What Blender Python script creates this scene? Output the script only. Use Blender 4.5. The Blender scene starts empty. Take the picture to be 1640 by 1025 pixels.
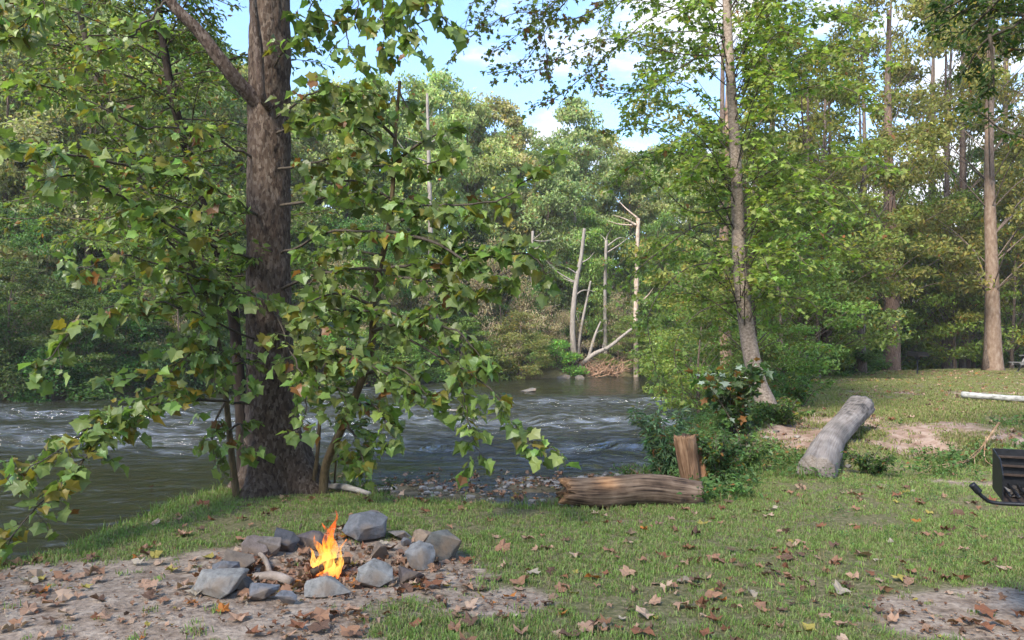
import bpy, bmesh, math, numpy as np
from mathutils import Matrix, Vector

# ------------------------------------------------------------------ camera, sky, sun, exposure
scene = bpy.context.scene
C = scene.collection
FPX, CX, HY, EYE = 1250.0, 820.0, 555.0, 1.5       # focal length / horizon row in photo pixels, eye height
cam = bpy.data.cameras.new("camera"); camo = bpy.data.objects.new("camera", cam); C.objects.link(camo)
camo.location = (0, 0, EYE); camo.rotation_euler = (math.radians(90), 0, 0)
cam.sensor_width = 36.0; cam.lens = 36.0 * FPX / 1640.0
cam.shift_y = (HY - 512.5) / 1640.0
cam.clip_start = 0.05; cam.clip_end = 2000
scene.camera = camo

SUN_AZ, SUN_EL = math.radians(-146), math.radians(44)   # azimuth clockwise from +Y (view direction)
world = bpy.data.worlds.new("World"); scene.world = world; world.use_nodes = True
wt = world.node_tree; wn, wl = wt.nodes, wt.links
wn.clear()
sky = wn.new("ShaderNodeTexSky"); sky.sky_type = 'NISHITA'; sky.sun_disc = False
sky.sun_elevation = SUN_EL; sky.sun_rotation = SUN_AZ
sky.air_density = 1.0; sky.dust_density = 0.2; sky.ozone_density = 5.0
bg1 = wn.new("ShaderNodeBackground"); bg1.inputs[1].default_value = 0.15
bg2 = wn.new("ShaderNodeBackground"); bg2.inputs[0].default_value = (0.93, 0.96, 1.0, 1); bg2.inputs[1].default_value = 0.50
tc = wn.new("ShaderNodeTexCoord"); mp = wn.new("ShaderNodeMapping"); mp.inputs['Scale'].default_value = (1, 1, 2.6)
mp.inputs['Location'].default_value = (0.35, 0.1, 0.22)
nz = wn.new("ShaderNodeTexNoise"); nz.inputs['Scale'].default_value = 2.6; nz.inputs['Detail'].default_value = 9; nz.inputs['Roughness'].default_value = 0.56
sep = wn.new("ShaderNodeSeparateXYZ")
hz = wn.new("ShaderNodeMapRange"); hz.inputs['From Min'].default_value = 0.0; hz.inputs['From Max'].default_value = 0.55
hz.inputs['To Min'].default_value = 0.16; hz.inputs['To Max'].default_value = -0.16
addn = wn.new("ShaderNodeMath"); addn.operation = 'ADD'
rmp = wn.new("ShaderNodeMapRange"); rmp.interpolation_type = 'SMOOTHSTEP'
rmp.inputs['From Min'].default_value = 0.50; rmp.inputs['From Max'].default_value = 0.61
mixw = wn.new("ShaderNodeMixShader"); wo = wn.new("ShaderNodeOutputWorld")
wl.new(tc.outputs['Generated'], mp.inputs[0]); wl.new(mp.outputs[0], nz.inputs['Vector'])
wl.new(tc.outputs['Generated'], sep.inputs[0]); wl.new(sep.outputs[2], hz.inputs['Value'])
wl.new(nz.outputs[0], addn.inputs[0]); wl.new(hz.outputs[0], addn.inputs[1]); wl.new(addn.outputs[0], rmp.inputs['Value'])
wl.new(sky.outputs[0], bg1.inputs[0])
wl.new(rmp.outputs[0], mixw.inputs[0]); wl.new(bg1.outputs[0], mixw.inputs[1]); wl.new(bg2.outputs[0], mixw.inputs[2])
wl.new(mixw.outputs[0], wo.inputs[0])

sun = bpy.data.lights.new("sun", 'SUN'); sun.energy = 3.3; sun.angle = math.radians(16); sun.color = (1.0, 0.95, 0.86)
suno = bpy.data.objects.new("sun", sun); C.objects.link(suno)
sd = Vector((math.sin(SUN_AZ) * math.cos(SUN_EL), math.cos(SUN_AZ) * math.cos(SUN_EL), math.sin(SUN_EL)))
suno.rotation_euler = sd.to_track_quat('Z', 'Y').to_euler(); suno.location = sd * 60

scene.view_settings.view_transform = 'Standard'; scene.view_settings.look = 'None'
scene.view_settings.exposure = 1.70; scene.view_settings.gamma = 1.0
scene.cycles.use_denoising = True
scene.cycles.max_bounces = 6; scene.cycles.diffuse_bounces = 3; scene.cycles.glossy_bounces = 2
scene.cycles.transmission_bounces = 3; scene.cycles.transparent_max_bounces = 12

# ------------------------------------------------------------------ small maths
R = np.random.default_rng(7)
def P(px, py, d): return np.array([(px - CX) / FPX * d, d, EYE - (py - HY) / FPX * d])
def sstep(a, b, x):
    t = np.clip((x - a) / (b - a), 0, 1); return t * t * (3 - 2 * t)
def nrm(v): return v / np.maximum(np.linalg.norm(v, axis=-1, keepdims=True), 1e-9)
def _h(ix, iy, iz):
    n = (ix * 374761393 + iy * 668265263 + iz * 1274126177) & 0x7fffffff
    n = ((n ^ (n >> 13)) * 1103515245) & 0x7fffffff
    n = ((n ^ (n >> 15)) * 69069 + 12345) & 0x7fffffff
    return ((n >> 8) & 0xffff) / 65535.0
def vnoise(x, y, z=0.0):
    x, y, z = np.broadcast_arrays(np.asarray(x, float), np.asarray(y, float), np.asarray(z, float))
    ix, iy, iz = np.floor(x).astype(np.int64), np.floor(y).astype(np.int64), np.floor(z).astype(np.int64)
    fx, fy, fz = x - ix, y - iy, z - iz
    fx, fy, fz = fx * fx * (3 - 2 * fx), fy * fy * (3 - 2 * fy), fz * fz * (3 - 2 * fz)
    r = 0
    for a in (0, 1):
        for b in (0, 1):
            for c in (0, 1):
                w = (fx if a else 1 - fx) * (fy if b else 1 - fy) * (fz if c else 1 - fz)
                r = r + w * _h(ix + a, iy + b, iz + c)
    return r * 2 - 1
def fbm(x, y, z=0.0, o=4):
    r, a = 0, 1.0
    for k in range(o):
        r = r + a * vnoise(x * 2 ** k + 17.3 * k, y * 2 ** k - 9.1 * k, np.asarray(z) * 2 ** k + 3.7 * k); a *= 0.5
    return r / 1.9

# ------------------------------------------------------------------ ground shape
NEAR = np.array([(-80, -40), (-15, -4), (-8, 0), (-5, 2.5), (-3.9, 4.2), (-3.5, 5.28), (-3.34, 5.95), (-3.22, 6.8), (-3.15, 7.9),
                 (-2.75, 8.75), (-1.9, 8.55), (-1.06, 7.75), (.18, 7.3), (1.0, 7.3), (1.9, 7.95), (2.4, 9.0), (3.2, 11.2),
                 (4.3, 14.2), (7.0, 20.5), (11.2, 28.7), (17, 36), (26, 42), (60, 55), (200, 90)], float)
FAR = np.array([(-200, -40), (-60, 10), (-30, 24), (-19, 29), (-13, 34), (-8, 40), (-2.6, 47), (7.5, 52), (14, 56), (25, 60), (60, 67), (200, 102)], float)
def sdist(x, y, poly):
    x, y = np.asarray(x, float), np.asarray(y, float)
    best = np.full(x.shape, 1e9); sg = np.ones(x.shape)
    for (ax, ay), (bx, by) in zip(poly[:-1], poly[1:]):
        dx, dy = bx - ax, by - ay; L2 = dx * dx + dy * dy
        t = np.clip(((x - ax) * dx + (y - ay) * dy) / L2, 0, 1)
        ex, ey = x - (ax + t * dx), y - (ay + t * dy); d2 = ex * ex + ey * ey
        cr = dx * (y - ay) - dy * (x - ax)
        m = d2 < best - 1e-9
        best = np.where(m, d2, best); sg = np.where(m, np.where(cr >= 0, 1.0, -1.0), sg)
    return np.sqrt(best) * sg
WATER = -0.5
FIRE = np.array([-1.27, 5.3])
def lawn(x, y):
    z = 0.37 * sstep(9.2, 12.4, y + 0.9 * vnoise(x * .9, y * .9, 5)) * sstep(1.8, 3.6, x); z = z + .07 * fbm(x * 1.5, y * 1.5, 6, 4) * sstep(9, 10.5, y) * sstep(14, 12, y) * sstep(2.5, 4, x)
    z = z + 0.025 * fbm(x * .9, y * .9, 1) + 0.012 * fbm(x * 4, y * 4, 2, 3)
    return z - 0.05 * np.exp(-(((x - FIRE[0]) / .55) ** 2 + ((y - FIRE[1]) / .45) ** 2) ** 2)
def hgt(x, y):
    x, y = np.asarray(x, float), np.asarray(y, float)
    s = sdist(x, y, NEAR) + 0.10 * vnoise(x * 1.7, y * 1.7, 9)
    l = lawn(x, y)
    w = 0.75 + .35 * sstep(-2, 0, x) + 1.75 * sstep(1.6, 3.0, x)
    t = sstep(-0.15, 1, s / w)
    z = l * (1 - t) - 0.64 * t - 0.6 * sstep(0, 5, s - w)
    z = z + 0.05 * t * fbm(x * 2.2, y * 2.2, 3, 4)
    bar = np.exp(-(((x - 0.0) / 3.0) ** 2 + ((y - 10.9) / 1.6) ** 2))
    z = np.where(bar > .12, np.minimum(z + t * bar * (0.30 + 0.2 * vnoise(x * 1.6, y * 2.6, 11)), np.maximum(z, -.455 + .03 * vnoise(x * 3, y * 3, 12))), z)
    f = sdist(x, y, FAR) + 0.5 * vnoise(x * .35, y * .35, 21)
    zf = -1.3 + 1.9 * sstep(-1.6, 1.4, f) + 0.22 * np.maximum(f - 5, 0) - 0.10 * np.maximum(f - 60, 0) - .12 * np.maximum(f - 110, 0) + 0.25 * fbm(x * .3, y * .3, 4) * sstep(-1, 4, f)
    return np.where(f > -1.7, np.maximum(z, zf), z)
def H1(x, y): return float(hgt(np.array([x]), np.array([y]))[0])
def sandmask(x, y):
    n = fbm(x * 1.3, y * 1.6, 31, 4)
    a = 1 - np.sqrt(((x + 2.3) / 2.0) ** 2 + ((y - 4.45) / 1.15) ** 2)
    b = 1 - np.sqrt(((x - FIRE[0]) / 1.25) ** 2 + ((y - FIRE[1]) / .95) ** 2)
    c = 1 - np.sqrt(((x - 2.75) / .75) ** 2 + ((y - 4.3) / .55) ** 2)
    d = 1 - np.sqrt(((x + .1) / .5) ** 2 + ((y - 4.6) / .35) ** 2)
    e = 1 - np.sqrt(((x - 5.4) / 1.6) ** 2 + ((y - 8.5) / .4) ** 2)
    v = np.maximum.reduce([a * 1.5, b * 1.6, c * 1.2, d * .9, e * .5]) + n * 0.55
    return sstep(0.0, 0.35, v)
def claymask(x, y):
    n = fbm(x * 1.6, y * 1.6, 41, 5)
    a = 1 - np.sqrt(((x - 4.25) / .75) ** 2 + ((y - 11.0) / 1.3) ** 2)
    b = 1 - np.sqrt(((x - 6.6) / 2.6) ** 2 + ((y - 11.2) / 1.5) ** 2)
    c = 1 - np.sqrt(((x - 13) / 5.5) ** 2 + ((y - 18.5) / 1.6) ** 2)
    return sstep(0.1, 0.5, np.maximum.reduce([a * 2.4, b * .62, c * .55]) + n * 1.0)

# ------------------------------------------------------------------ mesh helpers
def build(name, V, F, mat, parent=None, col=None, smooth=False, fattr=None, link=True):
    V = np.asarray(V, np.float32); F = np.asarray(F, np.int32)
    me = bpy.data.meshes.new(name); k = F.shape[1]
    me.vertices.add(len(V)); me.vertices.foreach_set("co", V.ravel())
    me.loops.add(F.size); me.loops.foreach_set("vertex_index", F.ravel())
    me.polygons.add(len(F)); me.polygons.foreach_set("loop_start", np.arange(0, F.size, k, dtype=np.int32))
    me.polygons.foreach_set("use_smooth", np.full(len(F), smooth, bool))
    me.update(calc_edges=True)
    if col is not None:
        a = me.color_attributes.new("col", 'FLOAT_COLOR', 'POINT')
        c = np.ones((len(V), 4), np.float32); c[:, :3] = col; a.data.foreach_set("color", c.ravel())
    for kx, vv in (fattr or {}).items():
        a = me.attributes.new(kx, 'FLOAT', 'POINT'); a.data.foreach_set("value", np.asarray(vv, np.float32))
    if mat: me.materials.append(mat)
    o = bpy.data.objects.new(name, me)
    if link: C.objects.link(o)
    if parent: o.parent = parent
    return o
class Acc:
    def __init__(s): s.V, s.F, s.K, s.n = [], [], [], 0
    def add(s, V, F, col=(1, 1, 1)):
        s.V.append(np.asarray(V, float)); s.F.append(np.asarray(F) + s.n); s.n += len(V)
        s.K.append(np.broadcast_to(np.asarray(col, float), (len(V), 3)))
    def build(s, name, mat, parent=None, off=(0, 0, 0), smooth=False, link=True):
        if not s.V: return None
        return build(name, np.concatenate(s.V) - np.asarray(off), np.concatenate(s.F), mat, parent, np.concatenate(s.K), smooth, link=link)
def tag(o, label, cat, group=None, kind=None):
    if label: o["label"] = label
    if cat: o["category"] = cat
    if group: o["group"] = group
    if kind: o["kind"] = kind
    return o
def empty(name, loc, label, cat, group=None):
    o = bpy.data.objects.new(name, None); C.objects.link(o); o.location = Vector(loc); o.empty_display_size = .1
    return tag(o, label, cat, group)
def smoothpath(pts, n=8):
    p = np.asarray(pts, float)
    if len(p) < 3:
        return np.linspace(p[0], p[-1], n)
    q = np.vstack([2 * p[0] - p[1], p, 2 * p[-1] - p[-2]]); out = []
    for i in range(1, len(q) - 2):
        t = np.linspace(0, 1, n, endpoint=False)[:, None]
        a, b, c, d = q[i - 1], q[i], q[i + 1], q[i + 2]
        out.append(.5 * ((2 * b) + (-a + c) * t + (2 * a - 5 * b + 4 * c - d) * t ** 2 + (-a + 3 * b - 3 * c + d) * t ** 3))
    out.append(p[-1:]); return np.vstack(out)
def tube(pts, rad, sides=6, disp=None, cap=True):
    p = np.asarray(pts, float); n = len(p); rad = np.broadcast_to(np.asarray(rad, float), (n,))
    T = nrm(np.gradient(p, axis=0)); ref = np.array([0, 1., 0]) if abs(T[0][1]) < .8 else np.array([1., 0, 0])
    U = np.zeros_like(p); u = nrm(np.cross(T[0], ref))
    for i in range(n):
        u = nrm(u - T[i] * np.dot(u, T[i])); U[i] = u
    W = np.cross(T, U); a = np.linspace(0, 2 * np.pi, sides, endpoint=False)
    r = np.repeat(rad[:, None], sides, 1)
    if disp is not None: r = r * disp(np.arange(n)[:, None] / (n - 1), a[None, :])
    V = p[:, None] + r[..., None] * (np.cos(a)[None, :, None] * U[:, None] + np.sin(a)[None, :, None] * W[:, None])
    V = V.reshape(-1, 3)
    i, j = np.meshgrid(np.arange(n - 1), np.arange(sides), indexing='ij'); j2 = (j + 1) % sides
    a0, a1, b0, b1 = i * sides + j, i * sides + j2, (i + 1) * sides + j, (i + 1) * sides + j2
    F = np.concatenate([np.stack([a0, a1, b1], -1).reshape(-1, 3), np.stack([a0, b1, b0], -1).reshape(-1, 3)])
    if cap:
        V = np.vstack([V, p[0], p[-1]]); k = np.arange(sides); k2 = (k + 1) % sides; m = n * sides
        F = np.concatenate([F, np.stack([k2, k, np.full(sides, m)], -1), np.stack([(n - 1) * sides + k, (n - 1) * sides + k2, np.full(sides, m + 1)], -1)])
    return V, F

# leaf shapes: y along the leaf, z its upper side
def leaf_shape(half, fold=.22, droop=.28, cy=.34):
    h = np.array(half, float); o = np.vstack([h, (h[1:-1] * [-1, 1])[::-1]])
    V = np.vstack([[0, cy], o]); z = fold * np.abs(V[:, 0]) - droop * V[:, 1] ** 2
    n = len(o); F = [(0, 1 + i, 1 + (i + 1) % n) for i in range(n)]
    V = np.column_stack([V, z]); return V, np.array([f[::-1] for f in F])
SYC = leaf_shape([(0, .04), (.22, -.06), (.50, .06), (.42, .27), (.62, .52), (.34, .66), (.16, .84), (0, 1.0)])
MAP = leaf_shape([(0, 0), (.36, .06), (.24, .28), (.52, .56), (.2, .62), (0, 1.0)], .14, .2)
OVA = (np.array([(0, 0, 0), (.27, .42, .07), (0, 1, -.14), (-.27, .42, .07)]), np.array([(0, 1, 2), (0, 2, 3)]))
LAN = (np.array([(0, 0, 0), (.12, .4, .03), (0, 1, -.2), (-.12, .4, .03)]), np.array([(0, 1, 2), (0, 2, 3)]))
CURL = np.random.default_rng(1234)
def put_leaves(acc, shape, pos, dirs, norm, size, col):
    T, F = shape; Y = nrm(dirs); Z = nrm(norm - Y * np.sum(norm * Y, -1, keepdims=True)); X = np.cross(Y, Z)
    s = np.asarray(size)[:, None, None]
    cz = CURL.uniform(.2, 2.2, (len(pos), 1, 1)); cx = CURL.uniform(.75, 1.15, (len(pos), 1, 1)); tw_ = CURL.normal(size=(len(pos), 1, 1)) * .28
    V = pos[:, None] + s * (cx * T[None, :, 0:1] * X[:, None] + T[None, :, 1:2] * Y[:, None] + (cz * T[None, :, 2:3] + tw_ * T[None, :, 0:1] * T[None, :, 1:2]) * Z[:, None])
    N, k = len(pos), len(T)
    FF = (F[None] + (np.arange(N) * k)[:, None, None]).reshape(-1, F.shape[1])
    acc.add(V.reshape(-1, 3), FF, np.repeat(np.asarray(col), k, 0))
def leafcols(rng, n, base, var=.22, yellow=.05, brown=.02, ycol=(.22, .19, .03), bcol=(.20, .09, .03)):
    c = np.array(base)[None] * (1 + var * rng.normal(size=(n, 1))).clip(.45, 1.7) * (1 + .08 * rng.normal(size=(n, 3)))
    u = rng.random(n); c[u < yellow] = np.array(ycol) * (.6 + .6 * rng.random((np.sum(u < yellow), 1)))
    m = u > 1 - brown; c[m] = np.array(bcol) * (.6 + .7 * rng.random((m.sum(), 1))); return c.clip(.004, .6)

# ------------------------------------------------------------------ materials
def newmat(name):
    m = bpy.data.materials.new(name); m.use_nodes = True; nt = m.node_tree
    b = nt.nodes["Principled BSDF"]; return m, nt.nodes, nt.links, b
def nodes_ramp(N, stops):
    r = N.new("ShaderNodeValToRGB"); e = r.color_ramp.elements
    while len(e) < len(stops): e.new(.5)
    for x, (p, c) in zip(e, stops): x.position = p; x.color = (*c, 1)
    return r
def leaf_mat(name, transl=.48, rough=.45, spec=.35):
    m, N, L, b = newmat(name)
    at = N.new("ShaderNodeAttribute"); at.attribute_name = "col"
    oi = N.new("ShaderNodeObjectInfo")
    mx = N.new("ShaderNodeMix"); mx.data_type = 'RGBA'; mx.blend_type = 'MULTIPLY'; mx.inputs[0].default_value = 1
    L.new(at.outputs['Color'], mx.inputs[6]); L.new(oi.outputs['Color'], mx.inputs[7])
    L.new(mx.outputs[2], b.inputs['Base Color']); b.inputs['Roughness'].default_value = rough
    b.inputs['Specular IOR Level'].default_value = spec
    tr = N.new("ShaderNodeBsdfTranslucent"); tint = N.new("ShaderNodeMix"); tint.data_type = 'RGBA'; tint.blend_type = 'MULTIPLY'; tint.inputs[0].default_value = 1
    tint.inputs[7].default_value = (1.35, 1.5, .7, 1); L.new(mx.outputs[2], tint.inputs[6]); L.new(tint.outputs[2], tr.inputs['Color'])
    ms = N.new("ShaderNodeMixShader"); ms.inputs[0].default_value = transl
    L.new(b.outputs[0], ms.inputs[1]); L.new(tr.outputs[0], ms.inputs[2]); L.new(ms.outputs[0], N["Material Output"].inputs[0]); return m
M_LEAF = leaf_mat("leaf_living"); M_FAR = leaf_mat("leaf_far", .42, .6, .2)
M_GLOSS = leaf_mat("leaf_sycamore", .38, .42, .4)
M_DRY = leaf_mat("leaf_dry", .15, .7, .15)
M_GRASS = leaf_mat("grass_blade", .30, .6, .15)
def bark_mat(name, stops, sx=18, sz=4, bump=.5, vor=0, rough=.9, dist=.02):
    m, N, L, b = newmat(name)
    t = N.new("ShaderNodeTexCoord"); mp = N.new("ShaderNodeMapping"); mp.inputs['Scale'].default_value = (sx, sx, sz)
    n = N.new("ShaderNodeTexNoise"); n.inputs['Scale'].default_value = 1; n.inputs['Detail'].default_value = 8; n.inputs['Roughness'].default_value = .65
    L.new(t.outputs['Object'], mp.inputs[0]); L.new(mp.outputs[0], n.inputs['Vector'])
    r = nodes_ramp(N, stops); src = n.outputs[0]
    if vor:
        v = N.new("ShaderNodeTexVoronoi"); v.inputs['Scale'].default_value = vor; v.distance = 'CHEBYCHEV'
        mp2 = N.new("ShaderNodeMapping"); mp2.inputs['Scale'].default_value = (1.5, 1.5, .7); L.new(t.outputs['Object'], mp2.inputs[0])
        mv = N.new("ShaderNodeVectorMath"); mv.operation = 'MULTIPLY_ADD'; mv.inputs[1].default_value = (.06, .06, .06)
        L.new(n.outputs['Color'], mv.inputs[0]); L.new(mp2.outputs[0], mv.inputs[2]); L.new(mv.outputs[0], v.inputs['Vector'])
        a = N.new("ShaderNodeMath"); a.operation = 'MULTIPLY_ADD'; a.inputs[1].default_value = .55
        sepc = N.new("ShaderNodeSeparateColor"); L.new(v.outputs['Color'], sepc.inputs[0])
        h = N.new("ShaderNodeMath"); h.operation = 'MULTIPLY'; h.inputs[1].default_value = .5; L.new(n.outputs[0], h.inputs[0])
        L.new(sepc.outputs[0], a.inputs[0]); L.new(h.outputs[0], a.inputs[2]); src = a.outputs[0]
    L.new(src, r.inputs[0])
    at = N.new("ShaderNodeAttribute"); at.attribute_name = "col"
    mx = N.new("ShaderNodeMix"); mx.data_type = 'RGBA'; mx.blend_type = 'MULTIPLY'; mx.inputs[0].default_value = 1
    L.new(r.outputs[0], mx.inputs[6]); L.new(at.outputs['Color'], mx.inputs[7])
    L.new(mx.outputs[2], b.inputs['Base Color']); b.inputs['Roughness'].default_value = rough; b.inputs['Specular IOR Level'].default_value = .2
    bp = N.new("ShaderNodeBump"); bp.inputs['Strength'].default_value = bump; bp.inputs['Distance'].default_value = dist
    L.new(src, bp.inputs['Height']); L.new(bp.outputs[0], b.inputs['Normal']); return m
M_SYCBARK = bark_mat("bark_sycamore", [(.2, (.06, .042, .034)), (.45, (.14, .10, .08)), (.65, (.20, .155, .13)), (.9, (.33, .28, .25))], 50, 15, 1.0, 30, dist=.04)
M_TWIG = bark_mat("bark_twig", [(.3, (.035, .026, .018)), (.7, (.12, .095, .07))], 40, 10, .3)
M_GREYBARK = bark_mat("bark_grey", [(.3, (.10, .08, .065)), (.5, (.22, .18, .15)), (.7, (.36, .31, .27))], 22, 30, .5, dist=.012)
M_BROWNBARK = bark_mat("bark_brown", [(.3, (.045, .032, .024)), (.5, (.12, .085, .065)), (.7, (.22, .17, .135))], 22, 7, .8)
M_TANBARK = bark_mat("bark_tan", [(.3, (.20, .13, .09)), (.5, (.36, .27, .20)), (.72, (.52, .44, .36))], 8, 4, .5)
M_DEAD = bark_mat("dead_wood_pale", [(.3, (.13, .105, .085)), (.55, (.25, .215, .18)), (.75, (.36, .32, .28))], 14, 2, .4)
M_DRIFT = bark_mat("log_brown", [(.25, (.05, .033, .022)), (.45, (.16, .11, .075)), (.6, (.27, .20, .145)), (.8, (.40, .31, .23))], 5, 5, .9, dist=.02)
M_GREYLOG = bark_mat("log_grey", [(.25, (.09, .075, .065)), (.45, (.27, .235, .20)), (.65, (.42, .38, .34)), (.85, (.54, .50, .46))], 7, 7, .9, dist=.025)
def log_mat(name, stops, along, fine=70, coarse=2.5, bump=.8, pits=0):
    """wood grain that runs along the given direction of the log"""
    m, N, L, b = newmat(name); a = Vector(along).normalized()
    t = N.new("ShaderNodeTexCoord"); mp = N.new("ShaderNodeAttribute"); mp.attribute_name = "grain"
    m2 = N.new("ShaderNodeMapping"); m2.inputs['Scale'].default_value = (coarse, fine, fine); L.new(mp.outputs['Vector'], m2.inputs[0])
    n = N.new("ShaderNodeTexNoise"); n.inputs['Scale'].default_value = 1; n.inputs['Detail'].default_value = 7; n.inputs['Roughness'].default_value = .6
    L.new(m2.outputs[0], n.inputs['Vector'])
    n2 = N.new("ShaderNodeTexNoise"); n2.inputs['Scale'].default_value = 6; n2.inputs['Detail'].default_value = 6; L.new(t.outputs['Object'], n2.inputs['Vector'])
    ad = N.new("ShaderNodeMath"); ad.operation = 'MULTIPLY_ADD'; ad.inputs[1].default_value = .68
    h = N.new("ShaderNodeMath"); h.operation = 'MULTIPLY'; h.inputs[1].default_value = .32
    L.new(n2.outputs[0], h.inputs[0]); L.new(n.outputs[0], ad.inputs[0]); L.new(h.outputs[0], ad.inputs[2])
    r = nodes_ramp(N, stops); L.new(ad.outputs[0], r.inputs[0])
    at = N.new("ShaderNodeAttribute"); at.attribute_name = "col"
    mx = N.new("ShaderNodeMix"); mx.data_type = 'RGBA'; mx.blend_type = 'MULTIPLY'; mx.inputs[0].default_value = 1
    L.new(r.outputs[0], mx.inputs[6]); L.new(at.outputs['Color'], mx.inputs[7])
    L.new(mx.outputs[2], b.inputs['Base Color']); b.inputs['Roughness'].default_value = .85; b.inputs['Specular IOR Level'].default_value = .2
    bp = N.new("ShaderNodeBump"); bp.inputs['Strength'].default_value = bump; bp.inputs['Distance'].default_value = .012
    L.new(ad.outputs[0], bp.inputs['Height']); L.new(bp.outputs[0], b.inputs['Normal']); return m
def stone_mat(name):
    m, N, L, b = newmat(name)
    t = N.new("ShaderNodeTexCoord"); n = N.new("ShaderNodeTexNoise"); n.inputs['Scale'].default_value = 17; n.inputs['Detail'].default_value = 10; n.inputs['Roughness'].default_value = .75
    L.new(t.outputs['Object'], n.inputs['Vector'])
    r = nodes_ramp(N, [(.32, (.32, .31, .30)), (.46, (.72, .71, .70)), (.6, (.98, .98, .98)), (.75, (1.25, 1.25, 1.25))]); L.new(n.outputs[0], r.inputs[0])
    oi = N.new("ShaderNodeObjectInfo"); mx = N.new("ShaderNodeMix"); mx.data_type = 'RGBA'; mx.blend_type = 'MULTIPLY'; mx.inputs[0].default_value = 1
    L.new(r.outputs[0], mx.inputs[6]); L.new(oi.outputs['Color'], mx.inputs[7])
    n2 = N.new("ShaderNodeTexNoise"); n2.inputs['Scale'].default_value = 5; n2.inputs['Detail'].default_value = 5; L.new(t.outputs['Object'], n2.inputs['Vector'])
    r2 = nodes_ramp(N, [(.52, (0, 0, 0)), (.66, (1, 1, 1))]); L.new(n2.outputs[0], r2.inputs[0])
    mx2 = N.new("ShaderNodeMix"); mx2.data_type = 'RGBA'; mx2.inputs[7].default_value = (.17, .12, .08, 1)
    hf = N.new("ShaderNodeMath"); hf.operation = 'MULTIPLY'; hf.inputs[1].default_value = .75; L.new(r2.outputs[0], hf.inputs[0]); L.new(hf.outputs[0], mx2.inputs[0])
    L.new(mx.outputs[2], mx2.inputs[6]); L.new(mx2.outputs[2], b.inputs['Base Color']); b.inputs['Roughness'].default_value = .8; b.inputs['Specular IOR Level'].default_value = .3
    bp = N.new("ShaderNodeBump"); bp.inputs['Strength'].default_value = .6; bp.inputs['Distance'].default_value = .012; L.new(n.outputs[0], bp.inputs['Height']); L.new(bp.outputs[0], b.inputs['Normal']); return m
M_STONE = stone_mat("stone_grey")
def plain(name, col, rough=.6, metal=0, scale=30, var=.35, bump=.2):
    m, N, L, b = newmat(name); t = N.new("ShaderNodeTexCoord"); n = N.new("ShaderNodeTexNoise"); n.inputs['Scale'].default_value = scale; n.inputs['Detail'].default_value = 6
    L.new(t.outputs['Object'], n.inputs['Vector'])
    c = np.array(col); r = nodes_ramp(N, [(.3, tuple(c * (1 - var))), (.7, tuple(np.minimum(c * (1 + var), 1)))]); L.new(n.outputs[0], r.inputs[0]); L.new(r.outputs[0], b.inputs['Base Color'])
    b.inputs['Roughness'].default_value = rough; b.inputs['Metallic'].default_value = metal
    bp = N.new("ShaderNodeBump"); bp.inputs['Strength'].default_value = bump; bp.inputs['Distance'].default_value = .004; L.new(n.outputs[0], bp.inputs['Height']); L.new(bp.outputs[0], b.inputs['Normal']); return m
M_IRON = plain("black_iron", (.022, .022, .024), .5, .6); M_RUST = plain("rusty_iron", (.05, .032, .022), .8, .3)
M_ASH = plain("ash", (.22, .20, .18), .95, 0, 20, .5, .6); M_PLANK = plain("weathered_plank", (.15, .145, .135), .85, 0, 12, .3)
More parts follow.
